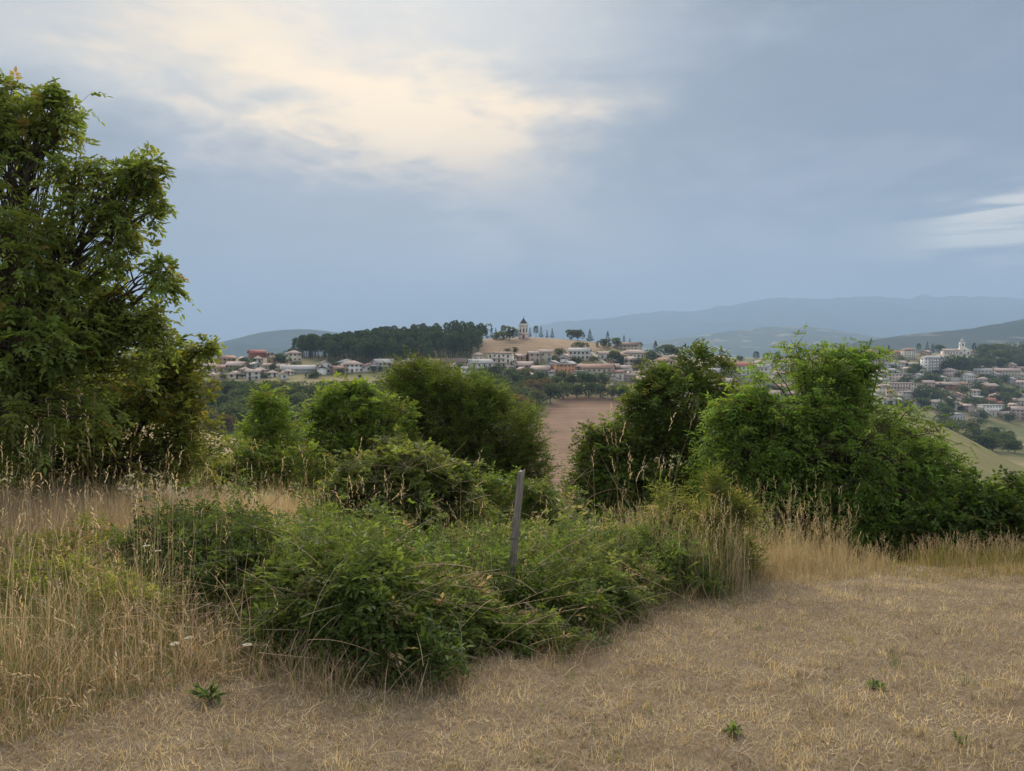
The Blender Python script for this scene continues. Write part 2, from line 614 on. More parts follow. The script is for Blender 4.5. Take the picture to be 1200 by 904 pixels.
M_PLOUGH = field_mat('dry_field', (0.17, 0.11, 0.075), (0.25, 0.165, 0.11), 0.9, 0.3, 0.06)
M_KNOLL = field_mat('stubble_field', (0.21, 0.152, 0.10), (0.30, 0.215, 0.14), 0.6, 1.2, 0.05)
M_DRYGREEN = field_mat('dry_meadow', (0.15, 0.155, 0.07), (0.22, 0.20, 0.10), 0.3, 0.8, 0.08)
M_LANE = plain_mat('lane_gravel', (0.30, 0.28, 0.25), 0.95, 0.2, 0.5)
field('field', [(190, 590, 760), (260, 618, 760), (330, 634, 760), (400, 645, 742), (422, 656, 728)], M_PLOUGH, label='brown harvested field on the valley floor')
field('field', [(528, 562, 668), (545, 560, 688), (565, 564, 706), (582, 566, 716), (610, 568, 722)], M_KNOLL, label='tan stubble field on the knoll below the tower')
field('meadow', [(60, 980, 1330), (110, 1000, 1330), (150, 990, 1330), (170, 990, 1330)], M_DRYGREEN, 0.1, label='dry green meadow on the spur')
field('meadow', [(45, -60, 420), (80, -60, 400), (100, -60, 400)], field_mat('dry_pasture', (0.20, 0.165, 0.09), (0.27, 0.21, 0.12), 0.3, 0.2, 0.1), 0.1)
field('lane', [(488, 722, 727), (505, 714, 719), (522, 704, 709), (540, 694, 699), (552, 688, 693)], M_LANE, 0.2, 4, 30, 0.1)
field('field', [(425, 560, 618), (434, 556, 622), (440, 556, 616)], M_PLOUGH, 0.15, label='narrow brown strip below the white apartment house')


# ------------------------------------------------------------------ mountains
def mountain_mat(name, c1, c2, c3, patch=0.0):
    m, t, b = new_mat(name)
    g = t.node('ShaderNodeNewGeometry')
    P = g.outputs['Position']
    n = t.noise(P, 0.0022, 7, 0.62)
    n2 = t.noise(P, 0.006, 6, 0.6)
    c = t.mix(t.lin(n, 0.36, 0.62, 0, 1), c1, c2)
    c = t.mix(t.lin(n2, 0.56, 0.66, 0, patch), c, c3)
    t.l.new(c, b.inputs['Base Color'])
    b.inputs['Roughness'].default_value = 1.0
    b.inputs['Specular IOR Level'].default_value = 0.0
    return m


def mountain(name, dist, ridge, depth, mat, label, rough=0.10, seed=1, foot=-35):
    """a range whose crest follows the skyline; slopes run down to the plain in front and behind"""
    px = np.array([p for p, _ in ridge], float)
    py = np.array([q for _, q in ridge], float)
    nx, ny = 210, 36
    U = np.linspace(px[0], px[-1], nx)
    H = np.interp(U, px, py)
    k = np.ones(7) / 7
    H = np.convolve(np.pad(H, 3, mode='edge'), k, 'valid')
    crest = EYE + (HOR - H) / F * dist
    V = []
    for r in range(ny):
        s = r / (ny - 1)                       # 0 foot in front, 0.62 crest, 1 foot behind
        q = s / 0.62 if s < 0.62 else 1 - (s - 0.62) / 0.38
        Y = dist + (s - 0.62) * depth
        X = (U - CX) / F * dist
        prof = q ** 1.25
        z = foot + (crest - foot) * prof
        rel = crest - foot
        ridged = 1 - np.abs(2 * fbm(X, np.full(nx, Y), dist * 0.13, seed, 5) - 1)
        z = z + (ridged - 0.72) * rel * 0.9 * q * (1 - q) * 2
        z = z + (fbm(X, np.full(nx, Y), dist * 0.02, seed + 5, 4) - .5) * rel * rough * q
        V.append(np.stack([X, np.full(nx, Y), z], 1))
    V = np.concatenate(V)
    i = np.arange(ny - 1)[:, None] * nx
    j = np.arange(nx - 1)[None]
    Q = np.stack([i + j, i + j + 1, i + nx + j + 1, i + nx + j], -1).reshape(-1, 4)
    o = link(name, mesh_from(name, V, [Q], mat, smooth=True))
    tag(o, label, kind='structure')


M_MTN = mountain_mat('mountain_forest', (0.035, 0.05, 0.03), (0.075, 0.085, 0.045), (0.16, 0.14, 0.09), 0.5)
M_HILLFAR = mountain_mat('hill_fields', (0.05, 0.065, 0.035), (0.09, 0.095, 0.05), (0.34, 0.28, 0.19), 0.9)
mountain('mountains', 12500, [(430, 420), (560, 396), (640, 379), (700, 372), (765, 366), (830, 361), (872, 352), (915, 348), (960, 349), (1000, 345), (1035, 347), (1075, 346), (1120, 344), (1160, 348), (1200, 350), (1280, 343), (1380, 356), (1500, 370), (1700, 402)], 7000, M_MTN, 'long blue mountain range on the skyline', 0.16, 3)
mountain('hills', 6500, [(640, 421), (720, 409), (790, 397), (850, 388), (900, 383), (945, 382), (985, 389), (1040, 397), (1120, 402), (1250, 412), (1400, 420)], 3000, M_HILLFAR, 'low hazy hill with pale fields before the mountain range', 0.10, 8)
mountain('hills', 3300, [(880, 424), (940, 410), (1000, 402), (1060, 392), (1110, 387), (1150, 383), (1180, 377), (1220, 368), (1300, 362), (1420, 372), (1560, 400)], 1500, mountain_mat('wooded_hill', (0.035, 0.045, 0.03), (0.06, 0.065, 0.04), (0.30, 0.26, 0.20), 0.75), 'dark wooded hill rising behind the church', 0.06, 12)
mountain('hills', 5200, [(-260, 424), (-60, 412), (120, 416), (200, 413), (262, 403), (300, 391), (335, 385), (360, 385), (400, 389), (450, 394), (540, 402), (640, 421)], 2200, mountain_mat('hazy_hill', (0.035, 0.05, 0.03), (0.055, 0.065, 0.04), (0.14, 0.12, 0.08), 0.3), 'rounded blue hill on the skyline beyond the coral house', 0.07, 20)

# ------------------------------------------------------------------ haze
hz = MB()
hz.box((-19000, -19000, -95), (19000, 19000, 1350))
m_hz = bpy.data.materials.new('haze')
m_hz.use_nodes = True
tz = NT(m_hz.node_tree)
tz.n.clear()
pv = tz.node('ShaderNodeVolumePrincipled')
pv.inputs['Color'].default_value = (0.37, 0.53, 0.77, 1)
pv.inputs['Density'].default_value = 1.5e-4
pv.inputs['Anisotropy'].default_value = 0.0
oz = tz.node('ShaderNodeOutputMaterial')
tz.l.new(pv.outputs[0], oz.inputs['Volume'])
tag(link('haze', hz.mesh('haze', m_hz)), 'thin blue evening haze over the valley', 'haze', kind='stuff')

# ------------------------------------------------------------------ foliage builders


def tubes(mb, P, R, sides=5, col=None, cap=False):
    """P (N,K,3) polylines, R (N,K) radii -> tapered tubes"""
    P = np.asarray(P, float)
    R = np.asarray(R, float)
    N, K, _ = P.shape
    T = np.gradient(P, axis=1)
    T = unit(T)
    ref = np.where(np.abs(T[..., 2:3]) > 0.9, np.array([1.0, 0, 0]), np.array([0, 0, 1.0]))
    A = unit(np.cross(T, ref))
    B = np.cross(T, A)
    ang = np.arange(sides) * 2 * math.pi / sides
    V = P[:, :, None] + R[:, :, None, None] * (A[:, :, None] * np.cos(ang)[None, None, :, None] + B[:, :, None] * np.sin(ang)[None, None, :, None])
    V = V.reshape(-1, 3)
    n = np.arange(N)[:, None, None] * K * sides
    k = np.arange(K - 1)[None, :, None] * sides
    j = np.arange(sides)[None, None]
    j2 = (j + 1) % sides
    Q = np.stack([n + k + j, n + k + j2, n + k + sides + j2, n + k + sides + j], -1).reshape(-1, 4)
    mb.add(V, [Q], col if col is None else np.repeat(np.asarray(col).reshape(-1, 3), K * sides, 0) if np.ndim(col) > 1 else col)


def bezier(a, b, c, K):
    t = np.linspace(0, 1, K)[None, :, None]
    return (1 - t) ** 2 * a[:, None] + 2 * t * (1 - t) * b[:, None] + t ** 2 * c[:, None]


def leaves(mb, P, D, Nn, L, W, col, fine=False, fold=0.18, curl=0.15):
    D = unit(D)
    S = unit(np.cross(D, Nn))
    Nn = np.cross(S, D)
    L = L[:, None]
    W = W[:, None]
    n = len(P)
    if fine:
        b = P
        l1 = P + D * L * .28 + S * W * .46 + Nn * W * fold
        l2 = P + D * L * .66 + S * W * .40 + Nn * (W * fold - L * curl * .3)
        tp = P + D * L - Nn * L * curl
        r2 = P + D * L * .66 - S * W * .40 + Nn * (W * fold - L * curl * .3)
        r1 = P + D * L * .28 - S * W * .46 + Nn * W * fold
        V = np.stack([b, l1, l2, tp, r2, r1], 1).reshape(-1, 3)
        o = np.arange(n)[:, None] * 6
        Fc = np.concatenate([o + np.array([0, 3, 2, 1]), o + np.array([0, 5, 4, 3])])
        mb.add(V, [Fc], np.repeat(col, 6, 0))
    else:
        l1 = P + D * L * .42 + S * W * .5 + Nn * W * fold
        tp = P + D * L - Nn * L * curl
        r1 = P + D * L * .42 - S * W * .5 + Nn * W * fold
        V = np.stack([P, l1, tp, r1], 1).reshape(-1, 3)
        o = np.arange(n)[:, None] * 4
        Fc = np.concatenate([o + np.array([0, 2, 1]), o + np.array([0, 3, 2])])
        mb.add(V, [Fc], np.repeat(col, 4, 0))


def tint(n, base, var=0.25, alt=None, alt_p=0.0, rng=RNG):
    c = np.array(base)[None] * (1 + (rng.random((n, 1)) - .5) * 2 * var)
    c = c * (1 + (rng.random((n, 3)) - .5) * 0.16)
    if alt is not None and alt_p > 0:
        k = rng.random(n) < alt_p
        c[k] = np.array(alt)[None] * (1 + (rng.random((k.sum(), 1)) - .5) * .5)
    return c


def pinnate(mb, Pt, Dt, rng, m=4, n=7, rach=0.22, L=0.09, W=0.035, col=None, droop=0.35, spread=0.8, fine=False, colvar=0.2, up=0.9):
    """twig ends Pt with outward directions Dt: each bears m compound leaves of n leaflets"""
    N = len(Pt)
    Dt = np.repeat(Dt, m, 0)
    P = np.repeat(Pt, m, 0) + rng.normal(0, 0.05, (N * m, 3)) * (rach / .22)
    r = unit(Dt * 0.7 + rng.normal(0, spread, (N * m, 3)) + np.array([0, 0, -droop * .3]))
    Lr = rach * (0.7 + 0.6 * rng.random(N * m))
    sd = unit(np.cross(r, np.array([0, 0, 1.0]) + rng.normal(0, .25, (N * m, 3))))
    nn = np.cross(sd, r)
    nn = np.where(nn[:, 2:3] < 0, -nn, nn)
    cl = np.repeat(col, m, 0) * (1 + (rng.random((N * m, 1)) - .5) * colvar)
    PP, DD, NN, LL, CC = [], [], [], [], []
    for k in range(n):
        f = 0.25 + 0.75 * (k // 2) / max(1, (n - 1) // 2)
        s = 1 if k % 2 else -1
        if k == n - 1:
            d = r.copy()
            f = 1.0
        else:
            d = unit(r * 0.55 + sd * s * 0.9)
        p = P + r * (Lr * f)[:, None] + np.array([0, 0, -1.0]) * (droop * Lr * f * f)[:, None]
        d = d + np.array([0, 0, -droop * 0.6])
        PP.append(p)
        DD.append(d)
        NN.append(nn * up + rng.normal(0, .35, (N * m, 3)))
        LL.append(L * (0.75 + 0.5 * rng.random(N * m)) * (1.0 if 0 < f < 1 else 1.05))
        CC.append(cl * (1 + (rng.random((N * m, 1)) - .5) * .25))
    PP, DD, NN, LL, CC = map(np.concatenate, (PP, DD, NN, LL, CC))
    leaves(mb, PP, DD, NN, LL, LL * (W / L), CC, fine)


def crown_points(blobs, Y, rng, clumps=26, per=26, sig=0.2, shell=(0.5, 1.0), depth=0.85, low=None):
    """blobs in photo pixels at distance Y -> clump centres, twig ends and directions"""
    CCs, TP, TD, owner, cen, cen_i = [], [], [], [], [], []
    for b in blobs:
        px, py, rx, ry = b[:4]
        dY = b[4] if len(b) > 4 else 0.0
        w = b[5] if len(b) > 5 else 1.0
        yy = Y + dY
        c = at(px, py, yy)
        R = 1.06 * np.array([rx / F * yy, depth * 0.5 * (rx + ry) / F * yy, ry / F * yy])
        nc = max(3, int(clumps * w))
        d = unit(rng.normal(0, 1, (nc, 3)))
        rad = shell[0] + (shell[1] * 1.1 - shell[0]) * rng.random(nc) ** 0.6
        cc = c + d * R * rad[:, None]
        k = np.repeat(np.arange(nc), per)
        q = unit(rng.normal(0, 1, (nc * per, 3))) * (rng.random((nc * per, 1)) ** .5)
        ext = np.where(rng.random((nc * per, 1)) < .10, 1.9, 1.0)
        tp = cc[k] + q * R * sig * 1.6 * ext
        out = unit((tp - c) / R) * 0.8 + q * 0.6 + np.array([0, 0, .15])
        TP.append(tp)
        TD.append(unit(out))
        owner.append(k + sum(len(a) for a in CCs))
        CCs.append(cc)
        cen_i.append(np.full(nc, len(cen)))
        cen.append(c)
    return np.concatenate(CCs), np.concatenate(TP), np.concatenate(TD), np.concatenate(owner), np.array(cen), np.concatenate(cen_i)


def make_tree(name, label, cat, base_px, Y, blobs, seed, group=None, trunk_r=0.14, fork=0.35, clumps=26, per=26, sig=0.2,
              base_col=(0.07, 0.11, 0.03), alt=(0.2, 0.16, 0.03), alt_p=0.03, leaf=None, shell=(0.5, 1.0), depth=0.85, stems=1, bark=None, dY0=0.0):
    rng = np.random.default_rng(seed)
    bx, by = (base_px - CX) / F * (Y + dY0), Y + dY0
    bz = gz(bx, by)
    base = np.array([bx, by, bz - 0.15])
    cc, tp, td, ow, cen, cen_i = crown_points(blobs, Y, rng, clumps, per, sig, shell, depth)
    keep = tp[:, 2] > ground_z(tp[:, 0], tp[:, 1]) + 0.12
    tp, td, ow = tp[keep], td[keep], ow[keep]
    root = thing(name, label, cat, tuple(base), group=group)
    top = cc.mean(0)
    wood = MB()
    fk = base + (top - base) * fork + np.array([0, 0, 0.0])
    fks = []
    for s in range(stems):
        f2 = fk + (rng.normal(0, .25, 3) * np.array([1, 1, .3]) if stems > 1 else 0)
        b2 = base + (rng.normal(0, .12, 3) * np.array([1, 1, 0]) if stems > 1 else 0)
        mid = (b2 + f2) / 2 + rng.normal(0, .08, 3)
        pl = bezier(b2[None], mid[None], f2[None], 8)
        rr = np.linspace(trunk_r * 1.25, trunk_r * .75, 8)[None]
        rr[0, 0] *= 1.3
        tubes(wood, pl, rr, 9)
        fks.append(f2)
    fks = np.array(fks)
    # limbs to the centre of each mass, boughs from those limbs to the clumps
    nb = len(cen)
    src = fks[rng.integers(0, stems, nb)]
    Lb = np.linalg.norm(cen - src, axis=1)
    mid = src * .5 + cen * .5 + np.array([0, 0, .12]) * Lb[:, None] + rng.normal(0, .06, cen.shape) * Lb[:, None]
    pl = bezier(src, mid, cen, 9)
    pl[:, 1:-1] += rng.normal(0, .018, (nb, 7, 3)) * Lb[:, None, None]
    tubes(wood, pl, (trunk_r * (.35 + .25 * Lb / Lb.max()))[:, None] * np.linspace(1, .3, 9)[None], 6)
    ti = rng.integers(4, 9, len(cc))
    s0 = pl[cen_i, ti]
    Lc = np.linalg.norm(cc - s0, axis=1)
    mid = (s0 + cc) / 2 + np.array([0, 0, .1]) * Lc[:, None] + rng.normal(0, .12, cc.shape) * Lc[:, None]
    tubes(wood, bezier(s0, mid, cc, 6), np.full((len(cc), 1), trunk_r * .13) * np.linspace(1, .3, 6)[None], 4)
    # twigs
    a = cc[ow]
    mid = (a + tp) / 2 + rng.normal(0, .03, tp.shape)
    pl = bezier(a, mid, tp, 2)
    rt = np.full((len(tp), 1), max(0.0035, trunk_r * .035)) * np.array([[1.3, .5]])
    tubes(wood, pl, rt, 3)
    for k in range(len(wood.v)):
        wood.v[k] = wood.v[k] - base
    link('trunk', wood.mesh('trunk', bark or M_BARK, True), root)
    cm = MB()
    lf = dict(m=4, n=7, rach=0.22, L=0.09, W=0.036, droop=.35)
    lf.update(leaf or {})
    ccol = 1.0 * tint(len(cc), np.array(base_col) * np.array([1.92, 1.72, 1.3]), .34, rng=rng)
    col = ccol[ow] * (1 + (rng.random((len(tp), 1)) - .5) * .35)
    k = rng.random(len(tp)) < alt_p
    col[k] = np.array(alt) * (0.7 + .6 * rng.random((k.sum(), 1)))
    pinnate(cm, tp - base, td, rng, col=col, **lf)
    link('crown', cm.mesh('crown', M_LEAF), root)
    return root


# ------------------------------------------------------------------ trees on the near slope
# tall walnut at the edge of the meadow
make_tree('walnut_tree', 'tall walnut tree with gappy crown standing behind the dry grass', 'tree', -45, 12.0,
          [(-60, 270, 130, 150, 0, 1.3), (15, 210, 80, 95, 0, .8), (35, 150, 42, 42, .2, .55), (-10, 125, 40, 26, .2, .4), (85, 290, 60, 80, 0, .62), (150, 262, 26, 56, .1, .28), (176, 197, 13, 9, 0, .1), (196, 318, 14, 13, 0, .12), (178, 372, 16, 10, 0, .12), (68, 122, 12, 12, 0, .1), (180, 245, 10, 10, 0, .08), (90, 190, 20, 16, 0, .12),
           (158, 200, 22, 22, 0, .2), (120, 225, 30, 26, 0, .2), (158, 335, 36, 38, 0, .25), (60, 380, 90, 60, .2, .8), (120, 375, 60, 34, 0, .5), (-70, 430, 120, 100, .3, .9), (140, 405, 55, 34, .2, .4), (50, 445, 90, 40, .3, .5), (20, 400, 70, 50, -.9, .8), (10, 300, 60, 70, -.9, .6), (30, 480, 80, 45, -.8, .8)], 5,
          trunk_r=.12, fork=.42, clumps=70, per=4, sig=.16, base_col=(0.076, 0.108, 0.036), alt=(.22, .16, .05), alt_p=.02,
          leaf=dict(m=2, n=7, rach=.19, L=.095, W=.042, droop=.45, fine=True, spread=.75), shell=(.3, 1.0))
make_tree('plum_tree', 'low yellowing plum tree under the tall walnut', 'tree', 130, 14.0,
          [(185, 462, 52, 48, 0, .9), (120, 475, 80, 70, .2, 1.2), (218, 505, 34, 48, -.2, .6), (35, 490, 80, 75, .3, 1.0), (-60, 500, 70, 70, .3, .8), (150, 540, 100, 40, -.4, .9), (238, 405, 9, 9, 0, .12), (205, 425, 20, 18, 0, .25), (60, 545, 90, 35, -.3, .7)], 6,
          trunk_r=.09, fork=.3, clumps=80, per=4, sig=.21, base_col=(0.11, 0.15, 0.042), alt=(.34, .25, .045), alt_p=.05,
          leaf=dict(m=3, n=6, rach=.16, L=.085, W=.042, droop=.3, fine=False), shell=(.25, 1.0), stems=3)
make_tree('ash_sapling', 'slender upright ash sapling with open twigs beyond the tall grass', 'tree', 316, 17.0,
          [(316, 500, 22, 38, 0, .8), (312, 470, 12, 18, 0, .4), (340, 500, 14, 22, 0, .3), (296, 520, 18, 25, 0, .4), (318, 540, 40, 22, 0, .7)], 7,
          trunk_r=.035, fork=.5, clumps=42, per=4, sig=.19, base_col=(0.075, 0.125, 0.03), leaf=dict(m=3, n=7, rach=.2, L=.1, W=.03, droop=.1), stems=2, shell=(.2, 1.0))
make_tree('maple_tree', 'bushy pale green maple beside the dark willow', 'tree', 415, 20.0,
          [(415, 512, 56, 48, 0, 1.2), (400, 478, 30, 26, 0, .5), (450, 495, 30, 36, -.2, .6), (375, 520, 26, 44, 0, .5), (420, 455, 10, 12, 0, .12), (430, 555, 70, 40, -.2, 1), (385, 560, 40, 40, 0, .7)], 8,
          trunk_r=.10, fork=.3, clumps=80, per=4, sig=.19, base_col=(0.085, 0.135, 0.032), alt_p=.01, leaf=dict(m=3, n=6, rach=.17, L=.095, W=.05, droop=.25))
make_tree('willow_tree', 'broad dark willow with upright twigs beside the brown field', 'tree', 535, 22.5,
          [(520, 490, 55, 45, 0, 1.1), (490, 455, 30, 24, 0, .45), (545, 520, 70, 55, 0, 1.3), (590, 520, 42, 45, 0, .8), (610, 550, 26, 36, -.2, .5), (470, 470, 22, 26, .3, .35), (540, 465, 42, 22, 0, .5), (555, 575, 80, 40, 0, 1.2), (488, 438, 10, 10, 0, .1)], 9,
          trunk_r=.13, fork=.25, clumps=118, per=4, sig=.16, base_col=(0.058, 0.084, 0.024), alt=(.11, .10, .03), alt_p=.06,
          leaf=dict(m=3, n=7, rach=.32, L=.13, W=.03, droop=-.1, spread=.5), stems=3)
make_tree('elm_tree', 'loose spreading elm beside the brown field, white house showing through its gaps', 'tree', 765, 18.0,
          [(755, 540, 56, 46, 0, 1.1), (850, 505, 40, 55, .2, .9), (712, 545, 32, 38, -.2, .8), (738, 512, 34, 32, 0, .6), (790, 475, 48, 38, 0, .8), (820, 432, 24, 20, .2, .3), (775, 450, 22, 20, 0, .3), (760, 478, 22, 26, 0, .3), (805, 540, 50, 50, 0, .9), (845, 445, 14, 24, 0, .16), (702, 508, 15, 12, 0, .14), (780, 585, 90, 30, -.2, 1.0), (700, 575, 30, 26, 0, .5)], 10,
          trunk_r=.08, fork=.33, clumps=66, per=7, sig=.19, base_col=(0.062, 0.10, 0.027), alt=(.14, .14, .035), alt_p=.08, leaf=dict(m=3, n=6, rach=.18, L=.085, W=.042, droop=.25))
make_tree('ash_tree', 'big rounded ash tree at the edge of the lawn', 'tree', 985, 15.0,
          [(945, 470, 62, 55, 0, 1.2), (1000, 422, 30, 16, .2, .3), (985, 450, 36, 32, 0, .5), (1000, 530, 90, 60, -.3, 1.6), (895, 530, 60, 55, 0, 1.1), (1062, 545, 50, 44, 0, .9), (1104, 556, 28, 32, 0, .4), (930, 590, 80, 50, -.3, 1.3), (1040, 595, 85, 55, -.4, 1.4), (880, 480, 26, 22, 0, .3), (860, 550, 44, 54, 0, .8), (868, 500, 30, 36, .2, .4), (1010, 648, 110, 32, -.2, 1.0)], 12,
          trunk_r=.16, fork=.33, clumps=80, per=5, sig=.18, base_col=(0.072, 0.118, 0.03), alt=(.13, .16, .04), alt_p=.07, leaf=dict(m=3, n=7, rach=.2, L=.088, W=.032, droop=.45))
make_tree('hazel_bush', 'dark green hazel bush against the big ash at the meadow corner', 'bush', 1165, 13.5,
          [(1150, 602, 36, 34, 0, .9), (1190, 606, 40, 40, 0, 1.0), (1240, 610, 46, 45, .2, .9), (1115, 625, 50, 38, 0, 1.0), (1180, 640, 70, 35, 0, 1.0), (1250, 630, 50, 50, 0, .8)], 13,
          trunk_r=.05, fork=.25, clumps=74, per=4, sig=.19, base_col=(0.045, 0.075, 0.022), alt=(.1, .12, .03), alt_p=.05, leaf=dict(m=3, n=5, rach=.14, L=.085, W=.055, droop=.25), stems=5)
make_tree('elder_bush', 'low green elder bush under the willow behind the rounded bush', 'bush', 610, 14.5,
          [(600, 585, 50, 24, 0, .8), (650, 590, 36, 20, 0, .6), (560, 585, 34, 24, 0, .6)], 14, trunk_r=.03, fork=.2, clumps=44, per=7, sig=.22,
          base_col=(0.06, 0.10, 0.027), leaf=dict(m=3, n=5, rach=.14, L=.075, W=.035), stems=4)
make_tree('dogwood_bush', 'low green dogwood bush between the sapling and the tall grass', 'bush', 290, 15.5,
          [(275, 540, 34, 24, 0, .7), (345, 550, 36, 22, 0, .7), (310, 555, 40, 18, 0, .6), (235, 548, 28, 22, 0, .5)], 15, trunk_r=.025, fork=.2, clumps=44, per=6, sig=.22,
          base_col=(0.078, 0.12, 0.03), alt=(.25, .2, .04), alt_p=.04, leaf=dict(m=3, n=5, rach=.14, L=.075, W=.035), stems=4)

# ------------------------------------------------------------------ brambles in front
BR = dict(trunk_r=.014, fork=.15, sig=.27, shell=(.35, 1.0), stems=5, bark=M_CANE)
BL = dict(m=4, n=5, rach=.075, L=.043, W=.017, droop=.2, spread=.8, up=.8)
THICKET = [(330, 5.0), (385, 4.7), (440, 4.62), (500, 4.85), (560, 5.2), (650, 5.6), (700, 6.1), (760, 6.7), (835, 7.6), (865, 8.8), (780, 9.5), (640, 9.9), (520, 10.0), (380, 9.3), (320, 8.2), (230, 8.2), (130, 7.9), (108, 7.0), (215, 6.3), (290, 5.6)]
TPOLY = np.array([((p - CX) / F * d, d) for p, d in THICKET])


def poly_dist(x, y, P):
    """signed distance to a ground polygon, positive inside"""
    inside = np.zeros(len(x), bool)
    dm = np.full(len(x), 1e9)
    n = len(P)
    for i in range(n):
        (x0, y0), (x1, y1) = P[i], P[(i + 1) % n]
        cr = ((y0 > y) != (y1 > y)) & (x < (x1 - x0) * (y - y0) / (y1 - y0 + 1e-12) + x0)
        inside ^= cr
        t = np.clip(((x - x0) * (x1 - x0) + (y - y0) * (y1 - y0)) / ((x1 - x0) ** 2 + (y1 - y0) ** 2), 0, 1)
        dm = np.minimum(dm, np.hypot(x - x0 - t * (x1 - x0), y - y0 - t * (y1 - y0)))
    return np.where(inside, dm, -dm)


def thicket_h(x, y):
    d = poly_dist(x, y, TPOLY) + (fbm(x, y, .4, 140, 3) - .5) * .75
    e = np.clip(d / .55, 0, 1)
    h = (.23 + .34 * fbm(x, y, 1.1, 141, 3)) * np.sqrt(1 - (1 - e) ** 2)
    h = h * (.5 + 1.0 * fbm(x, y, .34, 145, 2))
    px = 600 + x / y * F
    h = h - .3 * np.exp(-((px - 600) / 40) ** 2 - ((y - 6.25) / .5) ** 2)
    h = h + .1 * np.exp(-((px - 430) / 90) ** 2 - ((y - 5.9) / .6) ** 2) + .16 * np.exp(-((px - 225) / 70) ** 2 - ((y - 7.2) / .6) ** 2)
    return np.maximum(h, 0)


def thicket_part(seed, sel, n, cols, name, label, leaf):
    r = np.random.default_rng(seed)
    lo, hi = TPOLY.min(0) - .4, TPOLY.max(0) + .4
    x = lo[0] + (hi[0] - lo[0]) * r.random(n * 16)
    y = lo[1] + (hi[1] - lo[1]) * r.random(n * 16)
    px = 600 + x / y * F
    k = sel(px, y) & (poly_dist(x, y, TPOLY) > -.3)
    x, y = x[k], y[k]
    h = thicket_h(x, y)
    k = (h > .06) & (r.random(len(x)) < np.clip(1.3 - (fbm(x, y, .22, 150, 2) - .45) * 3.0, .15, 1))
    x, y, h = x[k][:n], y[k][:n], h[k][:n]
    n = len(x)
    e = .06
    gx = (thicket_h(x + e, y) - thicket_h(x - e, y)) / (2 * e)
    gy = (thicket_h(x, y + e) - thicket_h(x, y - e)) / (2 * e)
    nrm = unit(np.stack([-gx, -gy, np.full(n, .8)], 1))
    f = 1 - .75 * r.random(n) ** 2.2
    shoot = r.random(n) < .07
    f = np.where(shoot, 1 + .6 * r.random(n), f)
    P = np.stack([x, y, ground_z(x, y) + h * f + .02], 1)
    c0 = np.array([x.mean(), y.mean(), gz(x.mean(), y.mean())])
    root = thing(name, label, 'bush', tuple(c0))
    pat = fbm(x, y, .8, seed + 3, 3)
    w = np.clip((pat - .36) / .28, 0, 1)[:, None]
    col = np.array(cols[0]) * (1 - w) + np.array(cols[1]) * w
    col = col * (1 + (r.random((n, 1)) - .5) * .6)
    dead = r.random(n) < np.clip((fbm(x, y, .35, seed + 9, 2) - .6) * 2.5, .012, .5)
    col[dead] = np.array(cols[2]) * (.6 + .7 * r.random((dead.sum(), 1)))
    mb = MB()
    big = r.random(n) < .3
    for q, sc_ in ((big, 1.45), (~big, .88)):
        pinnate(mb, P[q] - c0, nrm[q] + r.normal(0, .3, (q.sum(), 3)), r, col=col[q], **dict(leaf, L=leaf['L'] * sc_, W=leaf['W'] * sc_, rach=leaf['rach'] * sc_))
    link('foliage', mb.mesh('foliage', M_LEAF), root)
    st = MB()
    m = n // 5
    i = r.integers(0, n, m)
    b = P[i] + np.stack([r.normal(0, .22, m), r.normal(0, .22, m), np.zeros(m)], 1)
    b[:, 2] = ground_z(b[:, 0], b[:, 1]) - .02
    tubes(st, bezier(b - c0, (b + P[i]) / 2 + r.normal(0, .08, (m, 3)) + np.array([0, 0, .12]) - c0, P[i] - c0, 6), np.full((m, 1), .003) * np.linspace(1.2, .4, 6)[None], 3)
    link('stem', st.mesh('stem', M_CANE), root)


DK, MD, LT, DD = (.072, .118, .032), (.115, .165, .042), (.158, .19, .055), (.31, .25, .15)
thicket_part(21, lambda p, d: (p < 318) & (d > 5.9), 2200, (DK, MD, DD), 'bramble_bush', 'dark bramble mound between the tan hay and the sprawling bramble', BL)
thicket_part(22, lambda p, d: ((p >= 318) | (d <= 5.9)) & (d < 6.35 + (p - 560) * .0012), 3900, (DK, MD, DD), 'bramble_bush', 'large sprawling green bramble spilling onto the mown lawn', BL)
thicket_part(23, lambda p, d: (p >= 318) & (d >= 6.35 + (p - 560) * .0012), 4800, (MD, LT, DD), 'bramble_bush', 'light green bramble bank surrounding the old wooden post', BL)
make_tree('clematis_bush', 'rounded dome of clematis rising above the brambles', 'bush', 465, 9.4,
          [(468, 566, 62, 42, 0, 1.6), (435, 585, 46, 32, 0, .9), (508, 578, 36, 38, 0, .9), (410, 602, 36, 22, .1, .6), (470, 605, 80, 30, 0, .8)], 24, clumps=60, per=9, base_col=(0.082, 0.118, 0.042), alt=(.24, .21, .1), alt_p=.03, leaf=dict(BL, L=.058, W=.034), **BR)
make_tree('goldenrod_clump', 'tall olive goldenrod clump beside the tan grass', 'plant', 800, 8.4,
          [(760, 640, 40, 20, .2, .3), (812, 618, 22, 28, .3, .22), (800, 662, 60, 26, 0, .5), (855, 622, 20, 34, .1, .25), (780, 598, 10, 20, .2, .1), (838, 590, 10, 20, .2, .1)], 25, clumps=48, per=9, base_col=(0.078, 0.098, 0.032), alt=(.26, .21, .09), alt_p=.08, leaf=dict(BL, n=7, rach=.15, L=.07, W=.013, droop=-.1, spread=.5), **BR)

